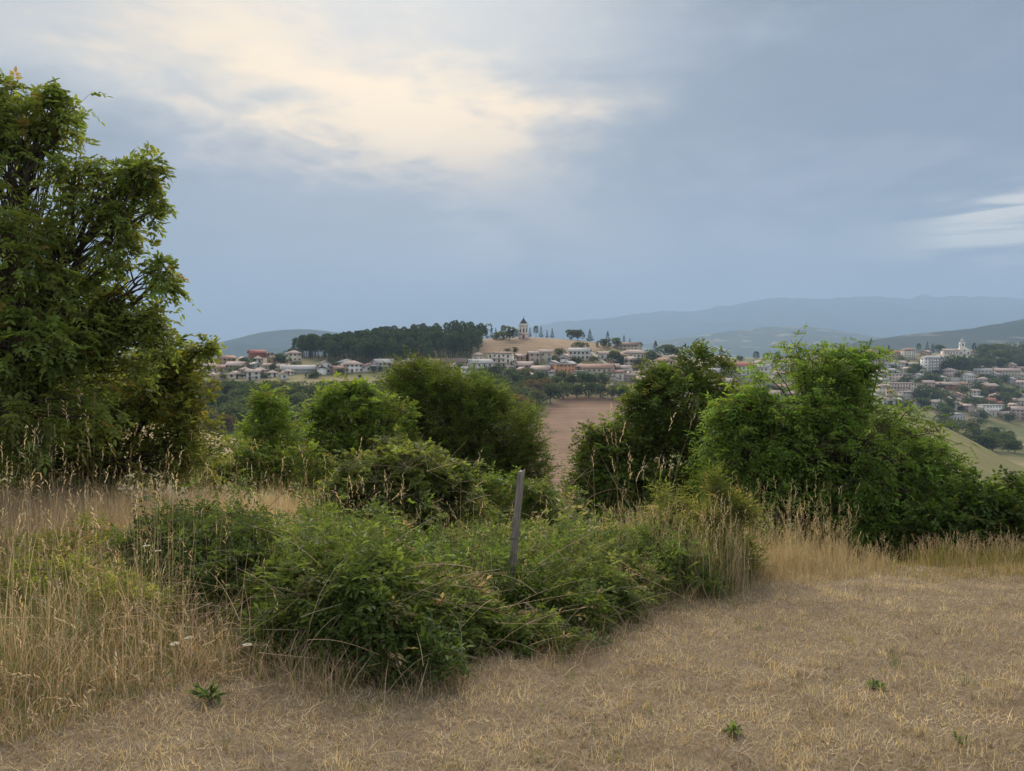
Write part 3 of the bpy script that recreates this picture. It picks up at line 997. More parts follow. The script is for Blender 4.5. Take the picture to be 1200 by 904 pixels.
make_tree('weed_clump', 'pale green leafy weed clump within the tangled grass', 'plant', 90, 6.2,
          [(60, 690, 70, 26, 0, .7), (160, 715, 60, 24, -.3, .6), (10, 740, 70, 26, -.4, .7), (250, 750, 60, 24, -.6, .5)], 26, clumps=22, per=16, base_col=(0.095, 0.125, 0.032), alt=(.3, .24, .1), alt_p=.08, leaf=dict(BL, L=.05, W=.018, rach=.1, droop=-.05), **BR)
make_tree('weed_clump', 'olive weed clump creeping from the tall hay towards the dark bramble', 'plant', 60, 8.0,
          [(40, 650, 60, 20, 0, .7), (110, 640, 40, 18, 0, .5), (-40, 660, 60, 22, 0, .6)], 27, clumps=22, per=16, base_col=(0.10, 0.125, 0.035), alt=(.3, .24, .1), alt_p=.08, leaf=dict(BL, L=.05, W=.018, rach=.1, droop=-.05), **BR)

# ------------------------------------------------------------------ grasses


def blades(mb, x, y, h, w, lean, col, rng, K=3, head=None, head_col=None, z0=None, curve=1.0):
    """K-segment tapering blades; head = length of a feathery seed head or None"""
    n = len(x)
    z = ground_z(x, y) - 0.002 if z0 is None else z0
    base = np.stack([x, y, z], 1)
    a = rng.random(n) * 2 * math.pi
    d = np.stack([np.cos(a), np.sin(a), np.zeros(n)], 1)
    fa = rng.random(n) * 2 * math.pi
    s = np.stack([np.cos(fa), np.sin(fa), np.zeros(n)], 1)
    V = []
    for k in range(K):
        t = k / K
        p = base + np.array([0, 0, 1.0]) * (h * t * (1 - 0.25 * lean * t * curve))[:, None] + d * (h * lean * t ** (1 + .8 * curve))[:, None]
        ww = w * (1 - 0.75 * t)
        V += [p - s * ww[:, None] / 2, p + s * ww[:, None] / 2]
    tip = base + np.array([0, 0, 1.0]) * (h * (1 - 0.25 * lean * curve))[:, None] + d * (h * lean)[:, None]
    V.append(tip)
    m = 2 * K + 1
    V = np.stack(V, 1).reshape(-1, 3)
    o = np.arange(n)[:, None] * m
    Q = [o + np.array([2 * k, 2 * k + 1, 2 * k + 3, 2 * k + 2]) for k in range(K - 1)]
    T = o + np.array([2 * K - 2, 2 * K - 1, 2 * K])
    fs = ([np.concatenate(Q)] if K > 1 else []) + [T]
    mb.add(V, fs, np.repeat(col, m, 0))
    if head is not None:
        j = 6
        P = np.repeat(tip, j, 0)
        dirs = unit(np.array([0, 0, 1.0]) * (1 - lean[:, None]) + d * (lean[:, None] * 1.6))
        D = np.repeat(dirs, j, 0)
        f = np.tile(np.linspace(-1.0, .1, j), n)
        P = P + D * (np.repeat(head, j) * f)[:, None]
        DD = D + rng.normal(0, .38, (n * j, 3))
        leaves(mb, P, DD, rng.normal(0, 1, (n * j, 3)), np.repeat(head, j) * .34, np.repeat(head, j) * .07, np.repeat(head_col, j, 0))


def pxx(px, Y):
    return (px - CX) / F * Y


def patch(rng, n, x0, x1, y0, y1, near_bias=True):
    u = rng.random(n)
    y = y0 * (y1 / y0) ** u if near_bias else y0 + (y1 - y0) * u
    x = x0 + (x1 - x0) * rng.random(n)
    return x, y


STRAW = np.array([0.40, 0.30, 0.20])
TAN = np.array([0.475, 0.36, 0.24])
PALE = np.array([0.56, 0.46, 0.32])
OLIVE = np.array([0.155, 0.165, 0.05])
GREEN = np.array([0.085, 0.135, 0.03])
BROWN = np.array([0.20, 0.135, 0.085])
GREY = np.array([0.30, 0.26, 0.21])


def blend(n, cs, ps, rng, var=.3):
    k = rng.choice(len(cs), n, p=np.array(ps) / np.sum(ps))
    return np.array(cs)[k] * (1 + (rng.random((n, 1)) - .5) * 2 * var)


# mown lawn: short dry stubble and lying straw
rng = np.random.default_rng(51)
mb = MB()
x, y = patch(rng, 105000, -6.5, 9.5, 1.7, 11.5)
k = (np.abs(x) < y * 0.9 + 1.2)
x, y = x[k], y[k]
pn = np.clip((fbm(x, y, 0.5, 61, 4, .7) - .5) * 1.9 + .5, 0, 1)
pg = fbm(x, y, 1.6, 67, 3)
bare = fbm(x, y, 0.32, 71, 3)
k = (rng.random(len(x)) < np.clip((0.67 - bare) * 6, 0.2, 1))
x, y, pn, pg = x[k], y[k], pn[k], pg[k]
n = len(x)
col = blend(n, [STRAW, TAN, GREY, BROWN, OLIVE], [4, 3, 2, 1.2, .25], rng, .3)
col = col * (0.55 + 0.95 * pn)[:, None]
gk = rng.random(n) < np.clip((pg - .6) * 3, 0, .5)
col[gk] = blend(gk.sum(), [OLIVE, GREEN], [2, 1], rng)
hh = (0.02 + 0.05 * rng.random(n) ** 1.5) * (0.35 + 1.4 * pn)
blades(mb, x, y, hh, 0.0026 + 0.0026 * rng.random(n), rng.random(n) ** .8 * 1.3, col, rng, K=2)
# matted thatch of short broken straw
x, y = patch(rng, 350000, -6.5, 9.5, 1.7, 11.5)
k = np.abs(x) < y * 0.9 + 1.2
x, y = x[k], y[k]
n = len(x)
pm = np.clip((fbm(x, y, 0.28, 63, 4, .7) - .5) * 2 + .5, 0, 1)
cm_ = blend(n, [STRAW, TAN, GREY, BROWN, OLIVE], [4, 3, 3, 1.2, .5], rng, .3) * (.42 + 1.15 * pm)[:, None]
blades(mb, x, y, .012 + .03 * rng.random(n), .003 + .003 * rng.random(n), .15 + 1.3 * rng.random(n), cm_, rng, K=1, z0=ground_z(x, y) + .003)
# lying straws
x, y = patch(rng, 36000, -6, 9, 1.7, 11)
n = len(x)
blades(mb, x, y, .025 + .075 * rng.random(n) ** 1.5, .002 + .002 * rng.random(n), 1.0 + 2.2 * rng.random(n), blend(n, [PALE, TAN, GREY, BROWN], [1.2, 2, 3, 1.5], rng), rng, K=2, z0=ground_z(x, y) + .012)
# small tufts
tx, ty = patch(rng, 900, -5, 9, 2.2, 11)
kk = np.repeat(np.arange(900), 20)
x, y = tx[kk] + rng.normal(0, .03, len(kk)), ty[kk] + rng.normal(0, .03, len(kk))
tc = blend(900, [TAN, STRAW, PALE, OLIVE, GREEN], [4, 3, 2, 1.0, .35], rng, .2)[kk] * (0.8 + .4 * rng.random((len(kk), 1)))
blades(mb, x, y, .04 + .07 * rng.random(len(kk)), np.full(len(kk), .003), rng.random(len(kk)) * .9, tc, rng, K=3)
tag(link('lawn_grass', mb.mesh('lawn_grass', M_GRASS)), 'short dry mown grass of the lawn', 'grass', kind='stuff')

# tall mixed grass beside the brambles
rng = np.random.default_rng(52)
mb = MB()


def mixed(n, poly_px, y0, y1, hmin, hmax, cs, ps, lean=.6, w=.0042, head_p=.12, heads=(.06, .13), near=True, front=None, K=4, var=.25):
    y = (y0 * (y1 / y0) ** rng.random(n)) if near else y0 + (y1 - y0) * rng.random(n)
    px = poly_px[0] + (poly_px[1] - poly_px[0]) * rng.random(n)
    x = pxx(px, y)
    if front is not None:
        k = y > np.interp(px, front[0], front[1]) + (vnoise(x, y, .3, 5) - .5) * .5
        x, y = x[k], y[k]
    cl = fbm(x, y, .45, 81, 3)
    pq = (600 + x / y * F - poly_px[0]) / (poly_px[1] - poly_px[0])
    yq = (y - y0) / (y1 - y0)
    edge = np.clip(np.minimum(np.minimum(pq, 1 - pq) / .16, np.minimum(yq + .02, 1.06 - yq) / .14), .03, 1)
    k = rng.random(len(x)) < np.clip((cl - .25) * 3.2, .1, 1) * edge
    x, y, cl = x[k], y[k], cl[k]
    n = len(x)
    h = (hmin + (hmax - hmin) * rng.random(n) ** 1.4) * (.6 + .8 * cl)
    if front is not None:
        h = h * np.clip((y - np.interp(600 + x / y * F, front[0], front[1]) + .1) / .9, .3, 1)
    col = blend(n, cs, ps, rng, var) * (.75 + .5 * fbm(x, y, .7, 87, 2))[:, None]
    ln = rng.random(n) ** 1.2 * lean
    hd = rng.random(n) < head_p
    i = ~hd
    blades(mb, x[i], y[i], h[i], w * (.7 + .7 * rng.random(i.sum())), ln[i], col[i], rng, K)
    m = hd.sum()
    if m:
        blades(mb, x[hd], y[hd], h[hd] * 1.25, np.full(m, w * .55), ln[hd] * .55, blend(m, [TAN, PALE], [1, 1], rng), rng, K,
               head=heads[0] + (heads[1] - heads[0]) * rng.random(m), head_col=blend(m, [PALE, TAN, STRAW], [2, 2, 1], rng))


FR = ([-200, 0, 150, 330, 420, 460], [3.4, 3.75, 4.2, 4.75, 5.2, 6.0])
mixed(30000, (-160, 400), 3.4, 8.2, .12, .42, [TAN, STRAW, OLIVE, GREEN, BROWN, PALE], [1.7, 1.8, 3.2, 2.0, 1.3, .7], 1.5, .0045, .05, front=FR)
mixed(7000, (-160, 210), 5.0, 8.4, .25, .55, [OLIVE, GREEN, TAN], [3, 2.2, 1.2], .7, .005, .05)
mixed(900, (-100, 420), 4.0, 8.4, .6, 1.05, [PALE, TAN], [1, 1], .5, .0032, .5, front=FR)
mixed(2600, (-160, 430), 3.5, 5.6, .08, .28, [BROWN, STRAW, GREY, TAN], [2, 2, 2, 1], 1.3, .004, 0, front=([-200, 0, 150, 330, 430], [3.2, 3.5, 3.95, 4.5, 4.9]))
mixed(2400, (330, 800), 5.2, 8.2, .55, .95, [OLIVE, TAN, GREEN, PALE], [2.4, 1.6, 2, 1], 1.2, .003, .15, front=([330, 440, 560, 640, 700, 800], [5.3, 5.1, 5.6, 6.3, 6.8, 7.6]))
# ragged skirt of dry grass where the brambles meet the ground
e0 = rng.integers(0, len(TPOLY), 9000)
tt = rng.random((9000, 1))
bp_ = TPOLY[e0] * (1 - tt) + TPOLY[(e0 + 1) % len(TPOLY)] * tt + rng.normal(0, .17, (9000, 2))
kk = rng.random(9000) < np.clip((fbm(bp_[:, 0], bp_[:, 1], .4, 160, 2) - .3) * 3, .05, 1)
bx_, by_ = bp_[kk, 0], bp_[kk, 1]
blades(mb, bx_, by_, .06 + .3 * rng.random(kk.sum()) ** 1.6, np.full(kk.sum(), .0034), rng.random(kk.sum()) * 1.4, blend(kk.sum(), [TAN, STRAW, OLIVE, GREEN, BROWN], [2, 2, 2, 1, 1], rng), rng, 3)
tag(link('tall_grass', mb.mesh('tall_grass', M_GRASS)), 'tangled dry and green grass beside the brambles', 'grass', kind='stuff')

# uniform tan hay meadow behind
rng = np.random.default_rng(53)
mb = MB()
mixed(44000, (-230, 430), 7.6, 13.6, .28, .55, [TAN, STRAW, PALE, np.array([.40, .27, .18])], [3, 2.4, 1.2, 2.2], .5, .0045, .12, (.03, .07), near=False, K=3, var=.18)
mixed(700, (-230, 400), 8.5, 14.0, .5, .85, [PALE, TAN, OLIVE], [2, 2, 1], .6, .003, .4, (.06, .12), near=False)
mixed(34, (0, 120), 8.5, 11.0, .9, 1.4, [PALE, OLIVE], [2, 2], .22, .006, .8, (.14, .24), near=False)
tag(link('hay_grass', mb.mesh('hay_grass', M_GRASS)), 'dense tan uncut hay below the walnut', 'grass', kind='stuff')

# tan grass on the far side of the lawn
rng = np.random.default_rng(54)
mb = MB()
mixed(15000, (815, 1060), 7.9, 10.2, .14, .42, [TAN, PALE, STRAW], [3, 1.6, 1.4], .75, .0045, .25, (.05, .1), near=False, front=([800, 840, 900, 960, 1050], [7.8, 7.9, 8.0, 8.3, 9.0]), var=.15)
mixed(600, (840, 1010), 8.6, 10.2, .45, .8, [PALE, TAN], [1, 1], .6, .004, .7, (.07, .13), near=False)
mixed(6500, (700, 890), 7.4, 9.8, .25, .65, [TAN, OLIVE, STRAW, GREEN], [3, 2, 1, 1], .5, .0042, .2, near=False)
mixed(40, (690, 790), 7.6, 9.4, .9, 1.35, [PALE, TAN], [1, 1], .45, .005, .8, (.12, .2), near=False)
tag(link('tan_grass', mb.mesh('tan_grass', M_GRASS)), 'clump of tall tan grass before the ash tree', 'grass', kind='stuff')

# low yellow-green weeds at the meadow corner
rng = np.random.default_rng(55)
mb = MB()
YEL = np.array([.29, .26, .065])
mixed(19000, (1000, 1400), 7.8, 11.6, .06, .18, [YEL, OLIVE, TAN, STRAW], [2.6, 1.4, 1.6, 1], .8, .0055, .06, (.03, .06), near=False, front=([1000, 1060, 1200, 1400], [8.9, 8.3, 8.0, 8.0]))
mixed(5200, (1020, 1400), 9.3, 11.6, .2, .36, [YEL, OLIVE, GREEN], [2.4, 1.6, .8], .6, .0065, .3, (.06, .1), near=False)
tag(link('yellow_weeds', mb.mesh('yellow_weeds', M_GRASS)), 'low yellow green weeds before the hazel bush', 'weeds', kind='stuff')

# dry canes and bent straws lying over the brambles
rng = np.random.default_rng(56)
mb = MB()


def canes(n, px, py, Y, L, r0=.0019, up=.35):
    a = np.stack([at(p, q, d) for p, q, d in zip(px[0] + (px[1] - px[0]) * rng.random(n), py[0] + (py[1] - py[0]) * rng.random(n), Y[0] + (Y[1] - Y[0]) * rng.random(n))])
    th = rng.random(n) * 2 * math.pi
    d = np.stack([np.cos(th), np.sin(th) * .5, up * (rng.random(n) - .35) * 2], 1)
    ln = L[0] + (L[1] - L[0]) * rng.random(n)
    c = a + unit(d) * ln[:, None]
    mid = (a + c) / 2 + np.array([0, 0, 1.0]) * (ln * (.02 + .14 * rng.random(n)))[:, None] + rng.normal(0, .04, (n, 3))
    g = ground_z(a[:, 0], a[:, 1]) + .03
    a[:, 2] = np.maximum(a[:, 2], g)
    K = 7
    tubes(mb, bezier(a, mid, c, K), r0 * (.6 + .8 * rng.random(n))[:, None] * np.linspace(1, .35, K)[None], 4, blend(n, [PALE, TAN, GREY, STRAW], [2, 2, 1.4, 1], rng))


canes(80, (280, 640), (660, 780), (5.0, 5.9), (.3, .95))
canes(44, (480, 800), (640, 720), (6.0, 6.8), (.2, .7), .0016, .8)
canes(26, (400, 540), (540, 600), (8.6, 9.1), (.3, .8), .002, .9)
canes(260, (-80, 360), (690, 850), (4.4, 5.6), (.15, .5), .0014, .5)
canes(160, (-80, 300), (640, 720), (5.6, 7.2), (.2, .6), .0014, .8)
canes(36, (120, 330), (610, 700), (6.7, 7.2), (.3, .9), .002, .7)
canes(24, (560, 760), (560, 620), (7.8, 8.6), (.3, .8), .002, .9)
tag(link('dry_canes', mb.mesh('dry_canes', M_GRASS, True)), 'dry bent canes lying across the brambles', 'canes', kind='stuff')

# ------------------------------------------------------------------ green weeds on the lawn


def weed(px, py, label, size, seed, n=26, colr=GREEN, upr=.8):
    r = np.random.default_rng(seed)
    Y = hit(px, py, 2.0, 12.0)
    x = pxx(px, Y)
    z = gz(x, Y)
    root = thing('weed_plant', label, 'weed', (x, Y, z))
    a = r.random(n) * 2 * math.pi
    el = (.15 + upr * r.random(n))
    d = np.stack([np.cos(a) * np.cos(el), np.sin(a) * np.cos(el), np.sin(el)], 1)
    st = MB()
    L = size * (.5 + .5 * r.random(n))
    tubes(st, bezier(np.zeros((n, 3)), d * (L * .3)[:, None] + np.array([0, 0, .01]), d * (L * .6)[:, None], 4), np.full((n, 4), .0016), 3)
    link('stem', st.mesh('stem', M_CANE), root)
    lf = MB()
    for q in (.25, .45, .6):
        leaves(lf, d * (L * q)[:, None], d + r.normal(0, .35, (n, 3)), np.array([0, 0, 1.0]) + r.normal(0, .3, (n, 3)), L * .55, L * .2, blend(n, [colr * 1.25, colr], [1, 1], r), True)
    link('foliage', lf.mesh('foliage', M_LEAF), root)


weed(1034, 808, 'small bright green weed alone on the mown lawn', .075, 1, 22, np.array([.085, .16, .04]))
weed(1136, 872, 'two-leaved pale green weed on the lawn below the bright one', .065, 2, 12, np.array([.11, .17, .055]))
weed(866, 862, 'grey green grassy weed on the bare lawn patch', .08, 3, 16, np.array([.10, .14, .05]), 1.2)
weed(238, 822, 'large bright green thistle-like weed at the foot of the tangled grass', .13, 4, 18, np.array([.08, .125, .04]), 1.2)
weed(612, 770, 'dull green weed where the bramble meets the lawn', .13, 5, 24, np.array([.08, .13, .035]), 1.2)


def carrot_flower(px, py, Y, label, seed):
    r = np.random.default_rng(seed)
    top = at(px, py, Y)
    zb = gz(top[0], top[1])
    root = thing('wild_carrot', label, 'flower', (top[0], top[1], zb), group='white umbels in the tangled grass')
    st = MB()
    h = top[2] - zb
    tubes(st, bezier(np.zeros((1, 3)), np.array([[.02, 0, h * .5]]), np.array([[0, 0, h]]), 6), np.full((1, 6), .002), 4)
    link('stem', st.mesh('stem', M_CANE), root)
    fl = MB()
    n = 60
    a, q = r.random(n) * 2 * math.pi, np.sqrt(r.random(n)) * .022
    P = np.stack([np.cos(a) * q, np.sin(a) * q, h + .004 * r.random(n)], 1)
    leaves(fl, P, np.stack([np.cos(a), np.sin(a), .2 + a * 0], 1), np.array([0, 0, 1.0]) + r.normal(0, .2, (n, 3)), np.full(n, .011), np.full(n, .009), np.full((n, 3), .72))
    link('umbel', fl.mesh('umbel', M_LEAF), root)


for i, (a, b, d) in enumerate([(205, 755, 4.9), (222, 748, 5.0), (172, 640, 6.6), (185, 646, 6.6), (290, 756, 4.9)]):
    carrot_flower(a, b, d, 'white flat flower head nodding in the tangled grass', 70 + i)

# ------------------------------------------------------------------ weathered post


def wood_mat():
    m, t, b = new_mat('weathered_wood')
    tc = t.node('ShaderNodeTexCoord')
    P = tc.outputs['Object']
    g1 = t.noise(t.mapping(P, (60, 60, 3)), 1.0, 6, 0.65)
    g2 = t.noise(t.mapping(P, (170, 170, 5)), 1.0, 4, 0.6)
    sp = t.noise(P, 14, 4, .6)
    c = t.mix(t.lin(g1, .3, .7, 0, 1), (.10, .085, .07), (.33, .29, .25))
    c = t.mix(t.lin(g2, .56, .72, 0, .85), c, (.05, .042, .036))
    c = t.mix(t.lin(sp, .55, .75, 0, .35), c, (.30, .21, .14))
    t.l.new(c, b.inputs['Base Color'])
    b.inputs['Roughness'].default_value = .9
    bp = t.node('ShaderNodeBump')
    bp.inputs['Strength'].default_value = .8
    bp.inputs['Distance'].default_value = .01
    t.l.new(g1, bp.inputs['Height'])
    t.l.new(bp.outputs[0], b.inputs['Normal'])
    return m


def build_post():
    Y = 6.75
    top = at(612, 552, Y)
    low = at(598, 686, Y - .05)
    ax = (top - low) / np.linalg.norm(top - low)
    zg = gz(low[0], low[1])
    base = low - ax * ((low[2] - zg + .25) / ax[2])
    H = np.linalg.norm(top - base)
    r = np.random.default_rng(3)
    K, S = 34, 16
    ang = np.arange(S) * 2 * math.pi / S
    # squarish split stake: rounded-square section with vertical checks
    sec = 0.029 / np.maximum(np.abs(np.cos(ang + .3)), np.abs(np.sin(ang + .3))) ** .62
    sec = sec * (1 + r.normal(0, .05, S))
    sec[5] *= .80
    sec[12] *= .84
    V = []
    for k in range(K):
        tt = k / (K - 1)
        rad = sec * (1.02 - .12 * tt) * (1 + .03 * np.sin(tt * 9 + ang * 2)) * (1 + r.normal(0, .012, S))
        off = np.array([.006 * math.sin(tt * 5), .004 * math.cos(tt * 4), 0])
        zz = H * tt
        ring = np.stack([rad * np.cos(ang), rad * np.sin(ang), np.full(S, zz)], 1) + off
        if k == K - 1:
            ring[:, 2] += .012 * np.cos(ang - .6) + r.normal(0, .004, S)
        V.append(ring)
    V.append(np.array([[.006 * math.sin(5), .004 * math.cos(4), H - .006]]))
    V = np.concatenate(V)
    i = np.arange(K - 1)[:, None] * S
    j = np.arange(S)[None]
    Q = np.stack([i + j, i + (j + 1) % S, i + S + (j + 1) % S, i + S + j], -1).reshape(-1, 4)
    jj = np.arange(S)
    T = np.stack([(K - 1) * S + jj, (K - 1) * S + (jj + 1) % S, np.full(S, K * S)], 1)
    o = link('wooden_post', mesh_from('wooden_post', V, [Q, T], wood_mat()))
    o.location = base
    o.rotation_mode = 'QUATERNION'
    o.rotation_quaternion = Vector((0, 0, 1)).rotation_difference(Vector(ax))
    tag(o, 'weathered grey wooden post leaning out of the brambles', 'post')


build_post()

# ------------------------------------------------------------------ distant trees (shared meshes, one object each)


def far_crown(kind, seed, col, alt=None):
    r = np.random.default_rng(seed)
    mb = MB()
    if kind == 'broad':                      # 8 m tall rounded crown
        nb = 9
        c = np.stack([r.normal(0, 1.3, nb), r.normal(0, 1.3, nb), 3.0 + 3.6 * r.random(nb)], 1)
        R = 1.5 + .9 * r.random(nb)
        n = 90
        d = unit(r.normal(0, 1, (nb, n, 3)) + np.array([0, 0, .25]))
        P = (c[:, None] + d * R[:, None, None] * (.75 + .35 * r.random((nb, n, 1)))).reshape(-1, 3)
        D = d.reshape(-1, 3)
        L = .55 + .5 * r.random(len(P))
        W = L * .7
    elif kind == 'bush':                     # 3 m
        nb = 6
        c = np.stack([r.normal(0, 1.2, nb), r.normal(0, 1.0, nb), .8 + 1.1 * r.random(nb)], 1)
        R = .8 + .7 * r.random(nb)
        n = 80
        d = unit(r.normal(0, 1, (nb, n, 3)) + np.array([0, 0, .25]))
        P = (c[:, None] + d * R[:, None, None] * (.75 + .35 * r.random((nb, n, 1)))).reshape(-1, 3)
        D = d.reshape(-1, 3)
        L = .35 + .35 * r.random(len(P))
        W = L * .7
    elif kind == 'pine':                     # 14 m, bare lower trunk, ragged dome
        n = 620
        t = r.random(n) ** .8
        z = 5.0 + 9.0 * t
        lay = np.sin(z * 2.3 + r.random() * 6) * .25 + 1
        rad = (2.5 * np.sqrt(np.clip(1 - ((z - 7.5) / 6.8) ** 2, .02, 1))) * lay * np.sqrt(.25 + .75 * r.random(n))
        a = r.random(n) * 2 * math.pi
        P = np.stack([rad * np.cos(a), rad * np.sin(a), z], 1)
        D = unit(np.stack([np.cos(a), np.sin(a), .5 + a * 0], 1) + r.normal(0, .35, (n, 3)))
        L = .7 + .6 * r.random(n)
        W = L * .38
    elif kind == 'fir':                      # 12 m cone
        n = 560
        t = r.random(n) ** 1.4
        z = .9 + 11.2 * t
        a = r.random(n) * 2 * math.pi
        lay = .8 + .35 * np.sin(z * 4.2)
        rad = 2.7 * (1.02 - t) * lay * np.sqrt(.3 + .7 * r.random(n))
        P = np.stack([rad * np.cos(a), rad * np.sin(a), z], 1)
        D = unit(np.stack([np.cos(a), np.sin(a), -.35 + a * 0], 1) + r.normal(0, .25, (n, 3)))
        L = .55 + .6 * r.random(n) * (1.1 - t)
        W = L * .42
    else:                                    # cypress, 9 m
        n = 420
        t = r.random(n)
        z = .3 + 8.7 * t
        a = r.random(n) * 2 * math.pi
        rad = .95 * np.sqrt(np.clip(np.sin(math.pi * np.clip(t * .86 + .12, 0, 1)), 0.02, 1)) * np.sqrt(.4 + .6 * r.random(n))
        P = np.stack([rad * np.cos(a), rad * np.sin(a), z], 1)
        D = unit(np.stack([np.cos(a), np.sin(a), 1.4 + a * 0], 1) + r.normal(0, .2, (n, 3)))
        L = .5 + .4 * r.random(n)
        W = L * .4
    col = tint(len(P), col, .35, alt, .18 if alt is not None else 0, r)
    leaves(mb, P - unit(D) * L[:, None] * .3, D, r.normal(0, 1, P.shape) + np.array([0, 0, .6]), L, W, col)
    return mb.mesh('crown', M_FARLEAF)


def far_trunk(h, r0, limbs=0, seed=0):
    r = np.random.default_rng(seed)
    mb = MB()
    tubes(mb, bezier(np.array([[0, 0, -.5]]), np.array([[r.normal(0, .15), r.normal(0, .15), h * .5]]), np.array([[0, 0, h]]), 6), np.linspace(r0 * 1.2, r0 * .3, 6)[None], 6)
    if limbs:
        a = r.random(limbs) * 2 * math.pi
        s = np.stack([a * 0, a * 0, h * (.35 + .4 * r.random(limbs))], 1)
        e = s + np.stack([np.cos(a) * 1.6, np.sin(a) * 1.6, 1.2 + r.random(limbs)], 1)
        tubes(mb, bezier(s, (s + e) / 2 + np.array([0, 0, .2]), e, 4), np.linspace(r0 * .5, r0 * .15, 4)[None] * np.ones((limbs, 1)), 4)
    return mb.mesh('trunk', M_BARK)


G1, G2, G3 = (.065, .092, .036), (.088, .112, .042), (.040, .064, .026)
PROTO = {}


def proto(key, kind, col, n, th, tr, limbs=0, alt=None):
    PROTO[key] = [(far_crown(kind, 300 + hash_key(key) + i, col, alt), far_trunk(th, tr, limbs, i)) for i in range(n)]


def hash_key(s):
    return sum(ord(c) * (i + 3) for i, c in enumerate(s)) % 997


proto('broad', 'broad', G1, 5, 5.0, .18, 5)
proto('light', 'broad', G2, 4, 5.0, .18, 5)
proto('brownish', 'broad', (.125, .085, .045), 2, 5.0, .16, 5, (.06, .07, .03))
proto('bush', 'bush', G1, 3, 1.6, .07, 3)
proto('olivebush', 'bush', (.085, .095, .04), 2, 1.6, .07, 3)
proto('pine', 'pine', (.058, .092, .048), 5, 13.0, .2, 0)
proto('fir', 'fir', (.032, .052, .034), 4, 11.5, .16, 0)
proto('cypress', 'cypress', (.018, .032, .020), 2, 6.0, .1, 0)
PH = {'broad': 8.2, 'light': 8.2, 'brownish': 8.2, 'bush': 3.0, 'olivebush': 3.0, 'pine': 14.3, 'fir': 12.4, 'cypress': 9.3}
frng = np.random.default_rng(91)


def far_tree(name, key, x, y, h, label, cat='tree', group=None, wide=1.0):
    s = h / PH[key]
    cr, tk = PROTO[key][int(frng.integers(0, len(PROTO[key])))]
    t = thing(name, label, cat, (x, y, gz(x, y)), float(frng.random() * 6.28), group, (s * wide, s * wide, s))
    link('trunk', tk, t)
    link('crown', cr, t)
    return t


def far_px(name, key, px, py, hpx, label, Y=None, cat='tree', group=None, wide=1.0, d0=380):
    """foot at photo pixel (px, py), hpx pixels tall"""
    Y = Y or hit(px, py, d0)
    return far_tree(name, key, pxx(px, Y), Y, hpx / F * Y, label, cat, group, wide)


# pine plantation on the ridge
cand = []
for Y in np.arange(492, 592, 4.6):
    a = np.interp(Y, [490, 520, 560, 592], [392, 372, 352, 346])
    b = np.interp(Y, [490, 505, 530, 592], [500, 556, 563, 568])
    for xx in np.arange(pxx(a, Y), pxx(b, Y), 4.3):
        cand.append((xx + frng.normal(0, .9), Y + frng.normal(0, .9)))
cand.sort(key=lambda c: c[1])
front = cand[:]
if len(front) > 300:
    idx = np.linspace(0, len(front) - 1, 300).astype(int)
    front = [front[i] for i in idx]
for xx, yy in front:
    far_tree('pine_tree', 'pine', xx, yy, 11.5 + 5.0 * frng.random(), 'tall dark pine packed in the plantation on the ridge', 'tree', 'pines of the ridge plantation', 1.1)

# wood on the valley slope below the houses
vw = []
for Y in np.arange(240, 446, 6.4):
    for xx in np.arange(pxx(150, Y), pxx(640, Y), 6.2):
        px = 600 + xx / Y * F
        lim_r = np.interp(Y, [240, 330, 400, 425, 446], [600, 618, 640, 560, 500])
        if px > lim_r or frng.random() < .12:
            continue
        if Y > 418 and px > 470 and px < 560:
            continue
        vw.append((xx + frng.normal(0, 1.3), Y + frng.normal(0, 1.3)))
vw.sort(key=lambda c: -c[1])
vw = vw[:600]
keep = np.linspace(0, len(vw) - 1, 300).astype(int)
for i in keep:
    xx, yy = vw[i]
    u = frng.random()
    key = 'broad' if u < .62 else 'light' if u < .9 else 'brownish'
    lab = {'broad': 'dark green rounded tree in the wood on the valley slope', 'light': 'paler green rounded tree in the wood on the valley slope', 'brownish': 'browning rounded tree in the wood on the valley slope'}[key]
    gp = HOR - (gz(xx, yy) - EYE) / yy * F                  # keep the roofs behind in sight
    room = (gp - (447 if 600 + xx / yy * F < 470 else 452)) * yy / F
    if room < 3.0:
        continue
    far_tree('woodland_tree', key, xx, yy, min(room, 7.5 + 3.0 * frng.random()), lab, 'tree', lab.split(' rounded')[0] + ' trees of the valley wood', 1.15)

# hedge trees round the brown field and below the village street
for px, py, h, key, lab in [
    (600, 500, 22, 'broad', 'dark tree at the near hedge corner of the brown field'), (588, 492, 20, 'brownish', 'browning tree in the hedge beside the brown field'),
    (612, 488, 18, 'olivebush', 'olive bush in the hedge beside the brown field'), (622, 502, 20, 'broad', 'dark tree leaning over the edge of the brown field'),
    (630, 486, 18, 'broad', 'small dark tree at the hedge beside the brown field'), (575, 478, 14, 'olivebush', 'olive bush below the narrow brown strip'),
    (598, 476, 13, 'olivebush', 'olive bush above the browning hedge tree'), (645, 474, 24, 'broad', 'dark tree at the top corner of the brown field'),
    (631, 470, 24, 'brownish', 'rust coloured tree below the orange house'), (660, 468, 20, 'light', 'green tree in the hedge at the head of the brown field'),
    (676, 467, 18, 'broad', 'dark hedge tree under the white garage'), (690, 467, 18, 'broad', 'dark hedge tree at the head of the brown field'), (704, 467, 17, 'light', 'green hedge tree under the broad terracotta roof'),
    (718, 468, 17, 'broad', 'dark hedge tree at the far corner of the brown field'), (732, 470, 20, 'broad', 'dark tree past the far corner of the brown field'),
    (612, 470, 16, 'bush', 'green bush beside the utility pole below the village')]:
    far_px('hedge_tree', key, px, py, h, lab, cat='bush' if 'bush' in key else 'tree', d0=330, wide=1.25)
